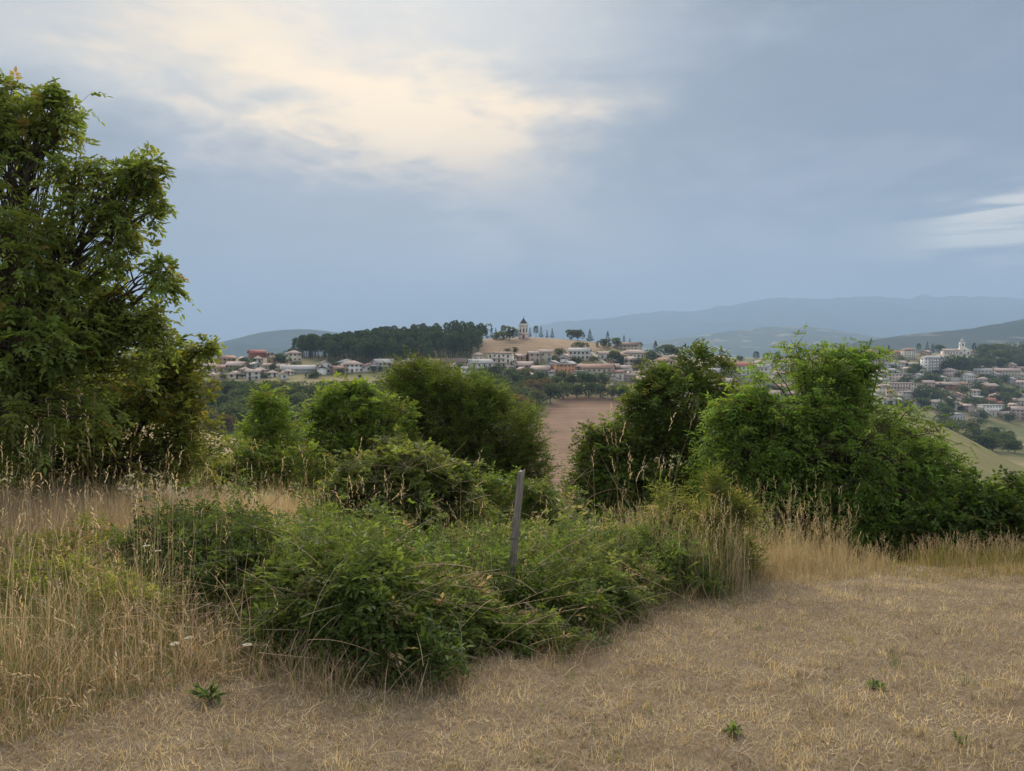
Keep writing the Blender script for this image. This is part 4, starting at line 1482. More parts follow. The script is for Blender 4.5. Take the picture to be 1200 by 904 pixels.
belt = [(566, 452), (577, 449), (588, 455), (598, 450), (606, 456), (618, 449), (622, 458), (634, 452), (640, 461), (650, 456), (658, 452), (668, 456), (682, 455), (694, 457), (706, 456), (571, 460), (582, 462), (612, 463), (594, 463)]
for i, (px, py) in enumerate(belt):
    far_px('garden_tree', ['broad', 'broad', 'light'][i % 3], px, py, 15 + 5 * frng.random(), 'green garden tree in the belt below the village street', group='garden trees below the village street', wide=1.2)

# skyline trees round the tower
for px, py, h, key, lab, w in [
    (566, 396, 18, 'broad', 'tree at the end of the pine plantation', 1), (571, 394, 13, 'fir', 'first small fir between the plantation and the tower', .9), (576, 394, 14, 'fir', 'second small fir between the plantation and the tower', .9),
    (581, 394, 13, 'fir', 'third small fir between the plantation and the tower', .9), (590, 394, 15, 'pine', 'dark pine behind the round bush beside the tower', 1.2), (597, 399, 16, 'light', 'round green tree beside the white tower', 1.3), (586, 398, 10, 'olivebush', 'olive bush beside the round tree near the tower', 1.2),
    (607, 394, 11, 'fir', 'small fir touching the white tower', .8), (621, 394, 12, 'fir', 'small fir just past the white tower', .9), (628, 394, 14, 'pine', 'dark pine past the white tower', 1.2), (634, 394, 14, 'fir', 'taller fir beside the dark pine past the tower', 1.0),
    (641, 394, 10, 'fir', 'short fir on the bare crest of the knoll', 1.0), (647, 395, 12, 'fir', 'last fir on the bare crest of the knoll', 1.1), (669, 396, 12, 'light', 'rounded tree on the slope of the knoll', 1.2), (677, 397, 13, 'broad', 'dark rounded tree beside the big cedar on the knoll', 1.2),
    (691, 398, 15, 'fir', 'big dark cedar on the slope of the knoll', 1.5), (700, 407, 7, 'cypress', 'stubby cypress under the big cedar', 1.6), (712, 408, 20, 'fir', 'tall fir behind the brown roofed villa', 1.2), (707, 408, 11, 'broad', 'dark tree at the foot of the tall fir', 1.2), (722, 408, 12, 'light', 'green tree between the tall fir and the villa', 1.2),
    (731, 404, 15, 'fir', 'fir with a thin top behind the villa', 1.0), (738, 404, 12, 'fir', 'fir beside the thin-topped fir behind the villa', 1.2), (768, 422, 23, 'fir', 'large dark cedar between the villa and the hip roofed house', 1.5), (762, 424, 14, 'broad', 'dark tree at the foot of the large cedar', 1.3), (783, 420, 16, 'light', 'broad green tree next to the large cedar', 1.6), (793, 421, 14, 'light', 'second broad green tree next to the large cedar', 1.4),
    (845, 418, 14, 'fir', 'dark cedar standing above the red roofed white house', 1.6), (868, 424, 7, 'broad', 'small dark tree behind the red roofed white house', 1.3), (886, 425, 13, 'pine', 'spreading pine behind the grey roofed white house', 1.6), (897, 426, 12, 'pine', 'second spreading pine behind the grey roofed white house', 1.5), (911, 432, 20, 'cypress', 'dark cypress beside the grey roofed white house', 1.8),
    (720, 428, 17, 'light', 'green tree beside the pale hip roofed house', 1.2), (727, 430, 13, 'broad', 'dark tree beside the pale hip roofed house', 1.2), (750, 434, 14, 'broad', 'dark round tree in front of the pale hip roofed house', 1.5), (683, 437, 9, 'broad', 'round dark tree over the white garage', 1.0), (711, 444, 15, 'light', 'slim green tree before the broad terracotta roof', .8), (724, 443, 13, 'fir', 'dark fir at the end of the broad terracotta roof', 1.1), (603, 415, 8, 'light', 'pale tree behind the modern cream house', 1.0), (594, 414, 6, 'bush', 'bush behind the modern cream house', 1.0),
    (681, 410, 10, 'olivebush', 'olive bushes above the white house on the slope', 1.4), (655, 416, 8, 'bush', 'bush beside the white house on the slope', 1.3), (516, 440, 20, 'fir', 'dark fir between the tan house and the apartment house', 1.3), (538, 436, 10, 'broad', 'dark tree beside the white apartment house', 1.4), (494, 440, 22, 'light', 'upright green tree before the tan house', .7), (343, 408, 11, 'broad', 'dark tree on the crest beside the beige house', 1.3), (352, 407, 10, 'pine', 'first pine of the crest beside the beige house', 1.0), (330, 428, 14, 'broad', 'dark tree beside the beige house on the crest', 1.6), (300, 426, 8, 'bush', 'bush below the coral house', 1.5), (287, 428, 9, 'broad', 'small tree below the coral house', 1.3), (315, 413, 6, 'cypress', 'tiny dark cypress beside the coral house', 1.5), (238, 425, 14, 'broad', 'dark tree at the end of the ochre houses', 1.4), (277, 437, 8, 'bush', 'bush among the ochre houses', 1.4)]:
    far_px(key + '_tree' if 'bush' not in key and key not in ('broad', 'light') else ('shrub' if 'bush' in key else 'leafy_tree'), key, px, py, h, lab, cat='bush' if 'bush' in key else 'tree', wide=w)

# trees of the farther village and the wooded slope beyond it
for px, py, h, key, lab, w in [
    (1041, 417, 13, 'fir', 'dark cedar behind the pink village houses', 1.3), (1032, 418, 9, 'broad', 'round dark tree behind the pink village houses', 1.3), (1076, 414, 12, 'pine', 'dark pine at the end of the church terrace', 1.2), (1086, 413, 14, 'fir', 'tall fir on the church terrace', 1.2), (1092, 413, 12, 'fir', 'second fir on the church terrace', 1.2), (1100, 411, 10, 'broad', 'round tree against the church flank', 1.4),
    (1057, 424, 8, 'fir', 'small dark fir above the little white house', 1.0), (1141, 418, 16, 'cypress', 'dark cypress against the church front', 1.4), (1147, 420, 14, 'broad', 'dark tree beside the church front', 1.3), (1118, 438, 20, 'broad', 'large dark tree beside the long white building', 1.4), (1128, 438, 22, 'broad', 'second large dark tree beside the long white building', 1.3), (1112, 438, 17, 'light', 'green tree before the long white building', 1.2), (1136, 434, 16, 'broad', 'dark tree below the church front', 1.3),
    (1085, 472, 20, 'broad', 'large dark tree below the pink terrace house', 1.5), (1096, 474, 18, 'broad', 'second large dark tree below the pink terrace house', 1.4), (1080, 478, 12, 'broad', 'low dark tree above the dry meadow', 1.5), (1105, 482, 12, 'light', 'green tree above the flat grey roof', 1.5)]:
    far_px('village_tree' if key in ('broad', 'light') else key + '_tree', key, px, py, h, lab, wide=w, d0=560)
for i in range(46):
    px = 1062 + 150 * frng.random()
    py = 440 + 62 * frng.random()
    if 1100 < px < 1120 and py < 455:
        continue
    far_px('village_tree', ['broad', 'broad', 'light', 'bush'][i % 4], px, py, 9 + 6 * frng.random() if i % 4 != 3 else 5, 'dark green tree among the houses under the church', group='trees among the houses under the church', wide=1.35, d0=560)
for i in range(70):
    px = 1150 + 110 * frng.random()
    py = 412 + 22 * frng.random()
    far_px('slope_tree', ['broad', 'light'][i % 2], px, py, 10 + 4 * frng.random(), 'green tree of the wooded slope beside the church', group='trees of the wooded slope beside the church', wide=1.4, d0=780)
for i in range(26):
    px = 770 + 180 * frng.random()
    py = 440 + 50 * frng.random()
    far_px('orchard_tree', ['broad', 'light', 'bush'][i % 3], px, py, 8 + 6 * frng.random(), 'green tree around the white houses seen through the elm', group='trees around the white houses seen through the elm', wide=1.3, d0=420)
for i in range(26):
    px = 1075 + 130 * frng.random()
    py = 500 + 26 * frng.random() + (px - 1075) * .14
    far_px('valley_tree', ['broad', 'light'][i % 2], px, py, 14 + 5 * frng.random(), 'green tree in the valley behind the dry meadow spur', group='trees in the valley behind the dry meadow spur', wide=1.3, d0=420)

for i in range(46):
    px = 556 + 240 * frng.random()
    py = 420 + 26 * frng.random()
    far_px('courtyard_tree', ['broad', 'bush', 'light', 'bush'][i % 4], px, py, 4 + 4.5 * frng.random(), 'small green tree in a yard between the houses under the knoll', group='yard trees between the houses under the knoll', wide=1.3, d0=430)
for i in range(30):
    px = 232 + 260 * frng.random()
    py = 430 + 16 * frng.random()
    far_px('courtyard_tree', ['broad', 'bush', 'light', 'bush'][i % 4], px, py, 4 + 4 * frng.random(), 'small green tree in a yard of the western ridge houses', group='yard trees of the western ridge houses', wide=1.3, d0=430)
for i in range(60):
    px = 1010 + 190 * frng.random()
    py = 422 + 60 * frng.random()
    far_px('hillside_tree', ['broad', 'bush', 'light', 'bush'][i % 4], px, py, 4 + 5 * frng.random(), 'small tree in a garden of the farther village', group='garden trees of the farther village', wide=1.35, d0=640)

# ------------------------------------------------------------------ houses
WALL = {k: plain_mat('plaster_' + k, c, .9, .10, .6) for k, c in dict(
    white=(.74, .72, .69), cream=(.62, .56, .47), pink=(.60, .47, .43), coral=(.42, .14, .10), ochre=(.45, .32, .20), orange=(.50, .25, .13), grey=(.46, .45, .44), tan=(.42, .34, .26), stone=(.38, .35, .32)).items()}
ROOF = {k: plain_mat('tile_' + k, c, .9, .22, 1.5) for k, c in dict(
    terra=(.30, .19, .145), faded=(.38, .30, .265), grey=(.36, .35, .345), brown=(.20, .145, .12), red=(.30, .12, .09)).items()}
M_PANE = plain_mat('window_pane', (.035, .038, .045), .25, .1, 1, .5)
M_FRAME = plain_mat('window_frame', (.48, .45, .42), .8, .1, 3)
M_SHUT = plain_mat('shutter', (.13, .075, .045), .8, .2, 3)
M_RAIL = plain_mat('railing', (.25, .24, .23), .7, .1, 3)
M_SLATE = plain_mat('slate', (.045, .047, .06), .7, .2, 1)


def window_mesh(mats, arch=False):
    mb = MB()
    mb.box((-.42, -.03, .08), (.42, .02, .92), 0)
    mb.box((-.5, -.07, 0), (-.42, .02, 1), 1)
    mb.box((.42, -.07, 0), (.5, .02, 1), 1)
    mb.box((-.42, -.07, .92), (.42, .02, 1), 1)
    mb.box((-.56, -.13, -.05), (.56, .02, .08), 1)
    return mb.mesh('window', mats)


WIN = [window_mesh([M_PANE, M_FRAME]), window_mesh([M_SHUT, M_FRAME]), window_mesh([M_PANE, M_SHUT])]
dm = MB()
dm.box((-.5, -.06, 0), (.5, .02, 1), 0)
dm.box((-.62, -.09, 0), (-.5, .02, 1.06), 1)
dm.box((.5, -.09, 0), (.62, .02, 1.06), 1)
DOOR = dm.mesh('door', [M_SHUT, M_FRAME])
hrng = random.Random(4)


def place(name, me, root, loc, rz, sc):
    o = link(name, me, root, loc)
    o.rotation_euler = (0, 0, rz)
    o.scale = sc
    return o


def roof_mesh(kind, w, d, hw, slope, mat):
    mb = MB()
    ov, th = .8, .22
    W, Dp = w / 2 + ov, d / 2 + ov
    e = hw - ov * slope
    if kind == 'gable':
        rz = hw + d / 2 * slope
        V = []
        for x in (-W, W):
            V += [(x, -Dp, e), (x, 0, rz), (x, Dp, e), (x, Dp, e + th), (x, 0, rz + th), (x, -Dp, e + th)]
        q = [(0, 1, 7, 6), (1, 2, 8, 7), (2, 3, 9, 8), (3, 4, 10, 9), (4, 5, 11, 10), (5, 0, 6, 11), (1, 0, 5, 4), (2, 1, 4, 3), (6, 7, 10, 11), (7, 8, 9, 10)]
        mb.add(V, [np.array(q)])
        top = rz
    elif kind == 'hip':
        rl = max(.3, w / 2 - d / 2)
        rz = hw + d / 2 * slope
        V = [(-W, -Dp, e), (W, -Dp, e), (W, Dp, e), (-W, Dp, e), (-W, -Dp, e + th), (W, -Dp, e + th), (W, Dp, e + th), (-W, Dp, e + th), (-rl, 0, rz + th), (rl, 0, rz + th)]
        mb.add(V, [np.array([(0, 3, 2, 1), (0, 1, 5, 4), (1, 2, 6, 5), (2, 3, 7, 6), (3, 0, 4, 7), (4, 5, 9, 8), (6, 7, 8, 9)]), np.array([(5, 6, 9), (7, 4, 8)])])
        top = rz
    else:
        mb.box((-W + .2, -Dp + .2, hw), (W - .2, Dp - .2, hw + .3))
        top = hw
    return mb.mesh('roof', mat), top


def house(px, py, wpx, hpx, wall, roof, kind, label, yaw=None, Y=None, balcony=False, name='house', cat='house', wins=True, depth=None, d0=400, chim=True):
    Y = Y or hit(px, py, d0)
    k = Y / F
    w, H = wpx * k, hpx * k
    d = depth or min(9.0, max(4.0, w * .75))
    slope = .46 if kind != 'flat' else 0
    hw = max(2.3, H - (d / 2 * slope + .2 if kind != 'flat' else .3))
    yaw = (hrng.uniform(-.35, .35) if yaw is None else yaw) * 2.6
    x, y = pxx(px, Y), Y + d / 2
    zf = gz(pxx(px, Y), Y)
    t = thing(name, label, cat, (x, y, zf), yaw)
    mb = MB()
    a, b = w / 2, d / 2
    dz = -3.0
    if kind == 'gable':
        r = hw + b * slope
        V = [(-a, -b, dz), (a, -b, dz), (a, b, dz), (-a, b, dz), (-a, -b, hw), (a, -b, hw), (a, b, hw), (-a, b, hw), (-a, 0, r), (a, 0, r)]
        mb.add(V, [np.array([(0, 3, 2, 1), (0, 1, 5, 4), (2, 3, 7, 6)]), np.array([(1, 2, 6, 9, 5), (3, 0, 4, 8, 7)])])
    else:
        mb.box((-a, -b, dz), (a, b, hw))
    link('wall', mb.mesh('wall', WALL[wall]), t)
    rm, top = roof_mesh(kind, w, d, hw, slope, ROOF[roof])
    ro = link('roof', rm, t)
    if chim and kind != 'flat':
        cm = MB()
        cx = hrng.uniform(-.6, .6) * a
        cm.box((cx - .3, .3, top - 1.2), (cx + .3, .9, top + .7))
        cm.box((cx - .4, .2, top + .7), (cx + .4, 1.0, top + .85))
        link('chimney', cm.mesh('chimney', WALL['stone']), ro)
    if wins and w > 10 and kind != 'flat' and hrng.random() < .6:
        sd = hrng.choice((-1, 1))
        am = MB()
        aw, ad, ah = w * .38, d * .7, hw * .6
        am.box((-aw / 2, -ad / 2, dz), (aw / 2, ad / 2, ah))
        an = link('annex', am.mesh('annex', WALL[wall]), t, (sd * (a + aw / 2 - .02), -b + ad / 2 - .9, 0))
        link('annex_roof', roof_mesh('gable', aw, ad, ah, slope * .8, ROOF[roof])[0], an)
        for c in range(max(1, int(aw / 2.6))):
            place('window', WIN[0], an, (-aw / 2 + (c + .5) * aw / max(1, int(aw / 2.6)), -ad / 2 - .01, .9), 0, (1.1, 1, 1.3))
    if wins:
        nfl = max(1, int(round(hw / 2.9)))
        fh = hw / nfl
        nc = max(1, int(w / 2.7))
        wm = hrng.choice(WIN)
        dcol = hrng.randrange(nc)
        for f in range(nfl):
            for c in range(nc):
                xx = -a + (c + .5) * w / nc
                if f == 0 and c == dcol:
                    place('door', DOOR, t, (xx, -b - .01, 0), 0, (1.1, 1, 2.15))
                    continue
                tall = balcony and f > 0 and c % 2 == 0
                place('window', wm, t, (xx, -b - .01, f * fh + (.12 if tall else .95)), 0, (1.15, 1, 2.1 if tall else 1.3))
            for s in (-1, 1):
                for c in range(max(1, int(d / 3.4))):
                    yy = -b + (c + .5) * d / max(1, int(d / 3.4))
                    place('window', wm, t, (s * (a + .01), yy, f * fh + .95), s * math.pi / 2, (1.05, 1, 1.3))
        if balcony:
            for f in range(1, nfl):
                bm_ = MB()
                z = f * fh - .05
                x0, x1 = -a * .92, a * .55
                bm_.box((x0, -b - 1.25, z - .16), (x1, -b + .05, z))
                bo = link('balcony', bm_.mesh('balcony', WALL[wall]), t)
                rl = MB()
                rl.box((x0, -b - 1.25, z + .92), (x1, -b - 1.2, z + .98))
                for q in np.linspace(x0, x1 - .05, 9):
                    rl.box((q, -b - 1.245, z), (q + .05, -b - 1.205, z + .92))
                link('railing', rl.mesh('railing', M_RAIL), bo)
    return t


H = [
    # houses on the western ridge
    (299, 418, 17, 9, 'coral', 'red', 'gable', 'coral red house standing on the ridge crest', 0.2),
    (315, 416, 6, 6, 'stone', 'brown', 'gable', 'tiny dark cottage beside the coral red house', -.2),
    (343, 424, 15, 13, 'cream', 'faded', 'hip', 'beige hip roofed house at the edge of the pine plantation', 0.2),
    (264, 429, 16, 12, 'ochre', 'terra', 'gable', 'ochre house topmost of the western cluster', .3),
    (275, 433, 22, 9, 'ochre', 'faded', 'gable', 'long low ochre house behind the white balconied one', -.1),
    (253, 437, 14, 9, 'pink', 'terra', 'gable', 'pinkish house under the topmost ochre house', .2),
    (235, 441, 17, 9, 'grey', 'grey', 'gable', 'grey walled house at the end of the western cluster', .1),
    (252, 445, 15, 8, 'pink', 'faded', 'gable', 'pale pink house at the foot of the western cluster', -.25),
    (275, 444, 18, 9, 'cream', 'faded', 'hip', 'cream house beside the white balconied house of the western cluster', .15),
    (295, 446, 15, 13, 'white', 'faded', 'gable', 'white balconied house of the western cluster', .1),
    (313, 434, 9, 8, 'cream', 'faded', 'gable', 'small cream house behind the white balconied one', -.1),
    (250, 454, 11, 4, 'white', 'grey', 'flat', 'low white outbuilding below the western cluster', 0),
    (379, 438, 20, 15, 'white', 'faded', 'gable', 'tall white house with three storeys beside the long grey shed', -.5),
    (411, 437, 22, 14, 'white', 'faded', 'hip', 'white hip roofed house under the pine plantation', .2),
    (448, 434, 23, 13, 'cream', 'grey', 'gable', 'cream house with grey roof and dark balcony', .25),
    (463, 434, 9, 9, 'orange', 'terra', 'gable', 'small orange annex beside the cream grey roofed house', .1),
    (481, 433, 24, 13, 'pink', 'faded', 'hip', 'pinkish house with broad hip roof behind the willow top', -.1),
    (507, 438, 13, 17, 'tan', 'terra', 'gable', 'tall narrow tan house beside the dark fir', .15),
    (528, 429, 34, 9, 'tan', 'brown', 'gable', 'long brown roofed row under the end of the pines', .05),
    (535, 435, 22, 9, 'cream', 'faded', 'gable', 'low cream house before the long brown roofed row', -.2),
    (562, 443, 26, 22, 'white', 'grey', 'gable', 'white apartment house with stacked balconies', .12),
    (587, 431, 27, 17, 'cream', 'grey', 'flat', 'modern cream house with flat roof under the stubble knoll', -.1),
    (626, 425, 13, 13, 'pink', 'faded', 'gable', 'pink half of the pair under the stubble knoll', 0.05),
    (640, 425, 14, 15, 'cream', 'faded', 'gable', 'cream half of the pair under the stubble knoll', 0.0),
    (612, 433, 24, 9, 'stone', 'faded', 'gable', 'low stone house below the pink and cream pair', .1),
    (680, 422, 24, 14, 'white', 'grey', 'gable', 'white house with grey roof alone on the slope of the knoll', -.08),
    (661, 442, 22, 15, 'orange', 'grey', 'flat', 'orange house with white terrace', .2),
    (635, 440, 22, 11, 'grey', 'faded', 'gable', 'grey plastered house beside the orange house', -.15),
    (680, 445, 14, 10, 'white', 'grey', 'flat', 'white garage beside the orange house', .1),
    (702, 444, 36, 17, 'cream', 'terra', 'gable', 'cream house under a broad terracotta roof', -.12),
    (738, 412, 27, 11, 'cream', 'brown', 'gable', 'brown roofed villa on the shoulder of the knoll', -.2),
    (744, 420, 30, 10, 'cream', 'faded', 'hip', 'long cream house directly below the brown roofed villa', .1),
    (739, 431, 24, 13, 'cream', 'faded', 'hip', 'pale hip roofed house below the long cream house', .15),
    (738, 447, 20, 11, 'pink', 'faded', 'gable', 'pink house at the edge of the elm', .1),
    (779, 431, 24, 12, 'cream', 'terra', 'hip', 'cream house with terracotta hip roof below the large cedar', -.1),
    (769, 440, 26, 11, 'white', 'faded', 'gable', 'white house below the terracotta hip roof', .12),
    (760, 452, 22, 11, 'cream', 'faded', 'gable', 'cream house half hidden by the elm crown', -.1),
    (845, 426, 16, 9, 'ochre', 'faded', 'hip', 'yellowish house under the dark cedar', .1),
    (815, 440, 22, 11, 'cream', 'faded', 'gable', 'cream house behind the elm top', .1),
    (867, 445, 33, 20, 'white', 'red', 'gable', 'large white house with dull red roof', .12),
    (836, 442, 18, 10, 'grey', 'grey', 'gable', 'grey house beside the dull red roof', -.2),
    (893, 441, 24, 14, 'white', 'grey', 'gable', 'white house with grey roof beside the dark cypress', -.25),
    (888, 450, 40, 9, 'cream', 'faded', 'gable', 'long low cream house before the dull red roofed one', 0.05),
    (832, 461, 26, 13, 'white', 'faded', 'gable', 'white house glimpsed through the elm crown', .1),
    (883, 491, 20, 14, 'white', 'faded', 'gable', 'white house with dark windows low between elm and ash', -.1),
    (846, 483, 18, 12, 'pink', 'terra', 'gable', 'pink house low behind the elm', .2),
    (905, 470, 24, 12, 'cream', 'faded', 'gable', 'cream house behind the ash crown', -.2),
    (800, 462, 22, 12, 'white', 'grey', 'hip', 'white hip roofed house behind the elm crown', .2),
]
for h in H:
    d0 = 500 if h[1] < 424 else 430 if h[1] < 446 else 400
    house(h[0], h[1], h[2], h[3], h[4], h[5], h[6], h[7], yaw=h[8], balcony=('balcon' in h[7] or 'storeys' in h[7] or 'large' in h[7] or 'modern' in h[7]), d0=d0)
# long grey shed
house(348, 438, 40, 10, 'grey', 'grey', 'gable', 'long grey shed with a wide pale roof', yaw=.1, name='shed', cat='shed', wins=False, chim=False, d0=430)

H2 = [
    (1020, 421, 14, 11, 'pink', 'terra', 'gable', 'pink house at the top of the farther village', .1), (1030, 431, 24, 12, 'pink', 'faded', 'gable', 'long pinkish house below the top one of the farther village', -.1),
    (1053, 420, 20, 9, 'pink', 'red', 'gable', 'pink house with red roof on the crest of the farther village', .1), (1066, 421, 13, 13, 'cream', 'terra', 'hip', 'taller cream house at the end of the red roofed pink one', .15),
    (1058, 432, 13, 9, 'white', 'faded', 'gable', 'little white house under the crest of the farther village', .2), (1044, 433, 10, 8, 'white', 'grey', 'gable', 'little white house with grey roof on the farther village slope', -.2),
    (1098, 437, 38, 20, 'white', 'grey', 'hip', 'long white four storey building below the church', .18), (1022, 451, 16, 13, 'white', 'grey', 'gable', 'white house beside the ash crown in the farther village', .2),
    (1035, 446, 14, 12, 'cream', 'faded', 'gable', 'cream house above the pink terrace house', -.15), (1056, 449, 26, 11, 'pink', 'grey', 'flat', 'flat roofed pinkish house above the pink terrace house', -.05),
    (1059, 461, 32, 12, 'pink', 'faded', 'flat', 'pink terrace house with long balcony in the farther village', .05), (1070, 471, 24, 12, 'stone', 'grey', 'flat', 'stone walled house under the pink terrace house', .15),
    (1040, 462, 16, 12, 'cream', 'faded', 'hip', 'cream hip roofed house at the edge of the ash crown', .1), (1111, 457, 26, 9, 'coral', 'faded', 'gable', 'coral house with pale roof under the retaining wall', -.1),
    (1130, 456, 12, 8, 'pink', 'terra', 'gable', 'small pink house beside the coral pale roofed house', .1), (1137, 448, 13, 10, 'white', 'grey', 'gable', 'white house with pale roof under the church trees', .15),
    (1155, 441, 18, 9, 'white', 'grey', 'gable', 'white bungalow on the slope under the church wood', -.2), (1146, 435, 16, 6, 'cream', 'faded', 'gable', 'low cream bungalow topmost under the church wood', -.3),
    (1183, 445, 26, 13, 'cream', 'faded', 'gable', 'cream house with arcade of upper windows on the eastern slope', -.1), (1199, 440, 14, 10, 'tan', 'brown', 'gable', 'tan house behind the cream arcaded one', .1), (1215, 452, 20, 12, 'white', 'faded', 'gable', 'white house past the cream arcaded one', .2),
    (1146, 456, 22, 6, 'white', 'grey', 'flat', 'long white shed beside the salmon house', 0.0), (1163, 463, 17, 13, 'orange', 'faded', 'gable', 'salmon house between the white shed and the gardens', .1),
    (1161, 476, 16, 9, 'pink', 'red', 'gable', 'pink house with red tiles below the salmon house', -.1), (1166, 488, 26, 13, 'white', 'grey', 'flat', 'white house with flat roof and red side annex', .1), (1178, 487, 10, 9, 'coral', 'red', 'gable', 'red annex beside the white flat roofed house', .1),
    (1192, 492, 22, 15, 'pink', 'faded', 'gable', 'large pink house lowest of the farther village', -.15), (1150, 491, 14, 9, 'stone', 'grey', 'gable', 'stone barn below the white flat roofed house', .2), (1122, 497, 24, 7, 'grey', 'grey', 'flat', 'low grey building with flat roof by the dry meadow', .15),
    (1148, 505, 14, 6, 'cream', 'faded', 'gable', 'small cream hut at the edge of the dry meadow', .2), (1195, 470, 16, 9, 'cream', 'faded', 'gable', 'cream cottage above the large pink house', .2), (1080, 446, 12, 8, 'cream', 'grey', 'gable', 'cream cottage under the long white building', .2), (1012, 440, 14, 10, 'cream', 'terra', 'gable', 'cream house behind the tip of the ash', 0.1),
    (1045, 440, 12, 8, 'white', 'grey', 'gable', 'narrow white house amid the farther village', .1), (1072, 433, 10, 8, 'cream', 'faded', 'gable', 'small cream house between little white one and long building', -.1), (1110, 472, 12, 7, 'cream', 'faded', 'gable', 'cream cottage among the dark trees of the farther village', .1)]
for h in H2:
    house(*h[:8], yaw=h[8], balcony=('balcon' in h[7] or 'four' in h[7]), d0=600 if h[1] > 460 else 680)

# houses packed between the named ones, look-alikes of their quarter
taken = [(h[0], h[1]) for h in H + H2]


def infill(n, px0, px1, py0, py1, label, group, d0, wr, hr, seed, gap):
    r = random.Random(seed)
    made = 0
    for _ in range(n * 12):
        if made >= n:
            break
        px, py = r.uniform(px0, px1), r.uniform(py0, py1)
        if any(abs(px - a) < gap and abs(py - b) < gap * .42 for a, b in taken):
            continue
        if 560 < px < 700 and py < 422:
            continue
        taken.append((px, py))
        t = house(px, py, r.uniform(*wr), r.uniform(*hr), r.choice(['white', 'cream', 'pink', 'white', 'cream', 'grey', 'ochre']), r.choice(['terra', 'faded', 'faded', 'grey', 'faded']), r.choice(['gable', 'gable', 'hip']), label, yaw=r.uniform(-.5, .5), d0=d0)
        t['group'] = group
        made += 1


infill(34, 556, 800, 420, 447, 'small pale house packed into the village under the knoll', 'houses packed under the knoll', 440, (12, 20), (8, 11), 5, 15)
infill(16, 232, 340, 424, 446, 'small pale house packed into the western ridge cluster', 'houses packed into the western ridge cluster', 440, (9, 15), (7, 9), 6, 11)
infill(12, 395, 560, 428, 440, 'small pale house in the row under the pine plantation', 'houses in the row under the pines', 440, (13, 20), (8, 11), 7, 15)
infill(62, 1004, 1205, 419, 494, 'small pale house packed onto the slope of the farther village', 'houses packed onto the slope of the farther village', 640, (9, 16), (7, 10), 8, 11)
infill(14, 790, 930, 432, 470, 'small pale house among those seen past the elm top', 'houses seen past the elm top', 430, (14, 22), (9, 12), 9, 15)

# ------------------------------------------------------------------ tower on the knoll


def prism(mb, sides, r0, r1, z0, z1, rot=0.0, mi=0, capt=True):
    a = np.arange(sides) * 2 * math.pi / sides + rot
    V = [(r0 * math.cos(q), r0 * math.sin(q), z0) for q in a] + [(r1 * math.cos(q), r1 * math.sin(q), z1) for q in a]
    j = np.arange(sides)
    Q = np.stack([j, (j + 1) % sides, (j + 1) % sides + sides, j + sides], 1)
    mb.add(V, [Q], None, mi)
    if capt:
        mb.add(V, [np.array([list(range(sides, 2 * sides))]), np.array([list(range(sides))[::-1]])], None, mi)


def tower():
    Y = 588.0
    x = pxx(613.5, Y)
    z = gz(x, Y)
    k = Y / F
    t = thing('bell_tower', 'white octagonal tower with pointed slate roof on the knoll', 'tower', (x, Y, z))
    mb = MB()
    mb.box((-3.9, -3.9, -2), (3.9, 3.9, 3.1))
    mb.box((-4.1, -4.1, 3.1), (4.1, 4.1, 3.4))
    base = link('base', mb.mesh('base', WALL['pink']), t)
    place('door', DOOR, t, (0, -3.91, 0.2), 0, (1.4, 1, 2.4))
    mb = MB()
    r8 = math.pi / 8
    prism(mb, 8, 3.35, 3.25, 3.4, 9.2, r8)
    link('shaft', mb.mesh('shaft', WALL['cream']), t)
    for i in range(8):
        a = i * math.pi / 4
        rr = 3.3 * math.cos(r8) + .02
        place('window', WIN[0], t, (rr * math.sin(a), -rr * math.cos(a), 4.2), a, (1.0, 1, 3.2))
    for i in range(8):
        a = r8 + i * math.pi / 4
        mb = MB()
        prism(mb, 6, .28, .28, 3.4, 9.2)
        place('corner_pilaster', mb.mesh('corner_pilaster', WALL['white']), t, (3.32 * math.cos(a), 3.32 * math.sin(a), 0), 0, (1, 1, 1))
    mb = MB()
    prism(mb, 8, 3.5, 4.0, 9.2, 9.7, r8)
    prism(mb, 8, 4.0, 4.0, 9.7, 10.9, r8)
    link('parapet', mb.mesh('parapet', WALL['white']), t)
    mb = MB()
    prism(mb, 8, 3.3, .12, 10.9, 15.2, r8)
    rf = link('roof', mb.mesh('roof', M_SLATE), t)
    mb = MB()
    prism(mb, 6, .09, .05, 15.1, 17.0)
    prism(mb, 8, .3, .3, 15.5, 15.9)
    link('finial', mb.mesh('finial', M_SLATE), rf)


tower()


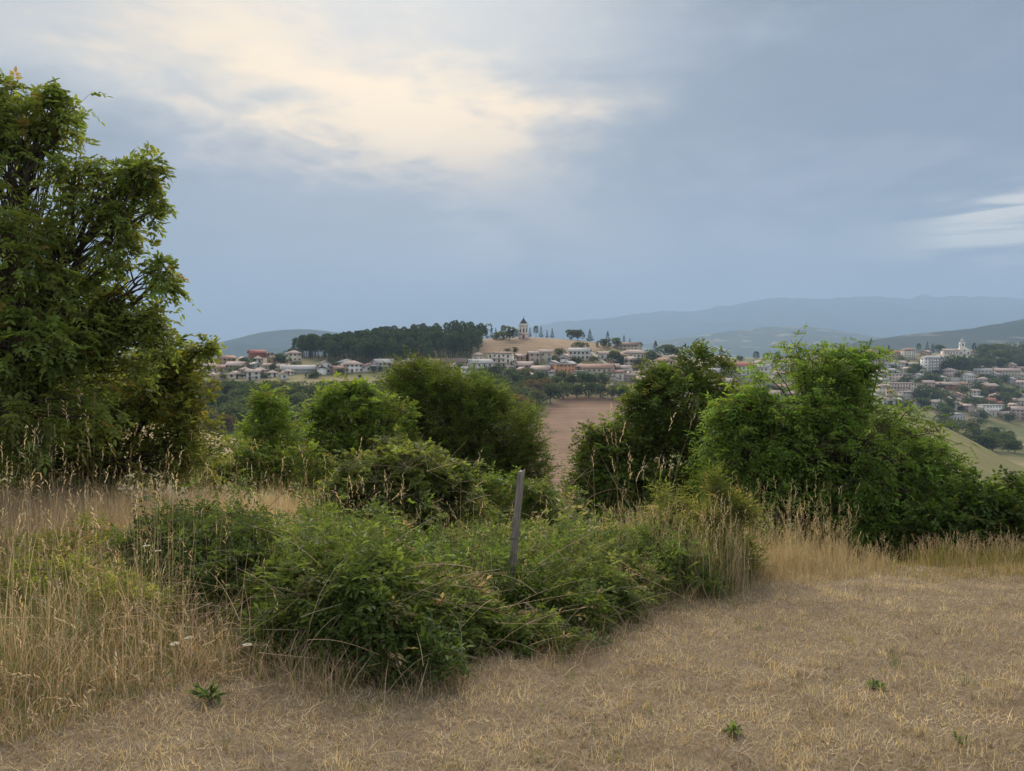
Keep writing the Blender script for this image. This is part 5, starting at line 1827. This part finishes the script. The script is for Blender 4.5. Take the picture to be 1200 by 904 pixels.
def church():
    Y = 915.0
    x, z = pxx(1120, Y), z_of(416, Y) - 1
    z = gz(pxx(1120, Y), Y)
    t = thing('church', 'white church with domed bell tower above the farther village', 'church', (x, Y, z), -.15, scale=.86)
    mb = MB()
    mb.box((-17, -5, -5), (8, 7, 8.0))
    link('nave', mb.mesh('nave', WALL['cream']), t)
    rm, _ = roof_mesh('gable', 25, 12, 8.0, .4, ROOF['faded'])
    o = link('roof', rm, t, (-4.5, 1, 0))
    mb = MB()
    V = [(1, -5.6, -5), (16, -5.6, -5), (16, 6, -5), (1, 6, -5), (1, -5.6, 9), (16, -5.6, 9), (16, 6, 9), (1, 6, 9), (8.5, -5.6, 13.5), (8.5, 6, 13.5)]
    mb.add(V, [np.array([(0, 3, 2, 1), (1, 2, 6, 5), (3, 0, 4, 7), (4, 8, 9, 7), (8, 5, 6, 9)]), np.array([(0, 1, 5, 8, 4), (2, 3, 7, 9, 6)])])
    fa = link('facade', mb.mesh('facade', WALL['cream']), t)
    place('door', DOOR, t, (8.5, -5.62, 0), 0, (2, 1, 3.6))
    for q in (4, 13):
        place('window', WIN[0], t, (q, -5.62, 3.4), 0, (1.6, 1, 3.0))
    place('window', WIN[0], t, (8.5, -5.62, 7.2), 0, (2, 1, 2))
    for q in np.linspace(-15, -1, 5):
        place('window', WIN[0], t, (q, -5.02, 3.5), 0, (1.4, 1, 2.6))
    mb = MB()
    mb.box((4.5, -2.6, 8), (10.1, 3.0, 19.0))
    mb.box((4.2, -2.9, 19.0), (10.4, 3.3, 19.6))
    tw = link('bell_tower', mb.mesh('bell_tower', WALL['white']), t)
    place('window', WIN[0], tw, (7.3, -2.62, 14.2), 0, (2.2, 1, 3.6))
    place('window', WIN[0], tw, (4.48, .2, 14.2), -math.pi / 2, (2.2, 1, 3.6))
    mb = MB()
    prism(mb, 8, 2.2, 2.0, 19.6, 21.4, .39)
    for i, (ra, rb, za, zb) in enumerate([(2.3, 2.0, 21.4, 22.4), (2.0, 1.3, 22.4, 23.4), (1.3, .3, 23.4, 24.2), (.12, .06, 24.2, 26.5)]):
        prism(mb, 8, ra, rb, za, zb, .39)
    cp = place('cupola', mb.mesh('cupola', WALL['grey']), tw, (7.3, .2, 0), 0, (1, 1, 1))


church()
# retaining wall of the church terrace
mb = MB()
mb.box((-11, -.4, -4), (14, .4, 3.4))
Yw = hit(1112, 447, 640)
o = link('retaining_wall', mb.mesh('retaining_wall', WALL['stone']))
o.location = (pxx(1108, Yw), Yw, gz(pxx(1108, Yw), Yw))
tag(o, 'long stone retaining wall above the coral house', 'wall')


def pole(px, py, hpx, label, arm=True, d0=400, Y=None):
    Y = Y or hit(px, py, d0)
    x = pxx(px, Y)
    t = thing('utility_pole', label, 'pole', (x, Y, gz(x, Y)), .2)
    h = hpx * Y / F
    mb = MB()
    prism(mb, 8, .16, .1, -.6, h)
    link('pole', mb.mesh('pole', WALL['grey']), t)
    if arm:
        mb = MB()
        mb.box((-1.0, -.06, h - .7), (1.0, .06, h - .55))
        link('crossarm', mb.mesh('crossarm', WALL['grey']), t)


pole(481, 424, 15, 'pale pole above the pinkish hip roofed house', False)
pole(511, 428, 16, 'pale pole above the tall narrow tan house', False)
pole(616, 467, 11, 'utility pole with crossarm in the hedge below the village', d0=380)
pole(440, 426, 9, 'thin pole beside the cream grey roofed house', False)
pole(715, 426, 15, 'thin lamp pole beside the lane on the knoll', False)
pole(1107, 490, 10, 'thin pole beside the low grey flat building', False, d0=560)
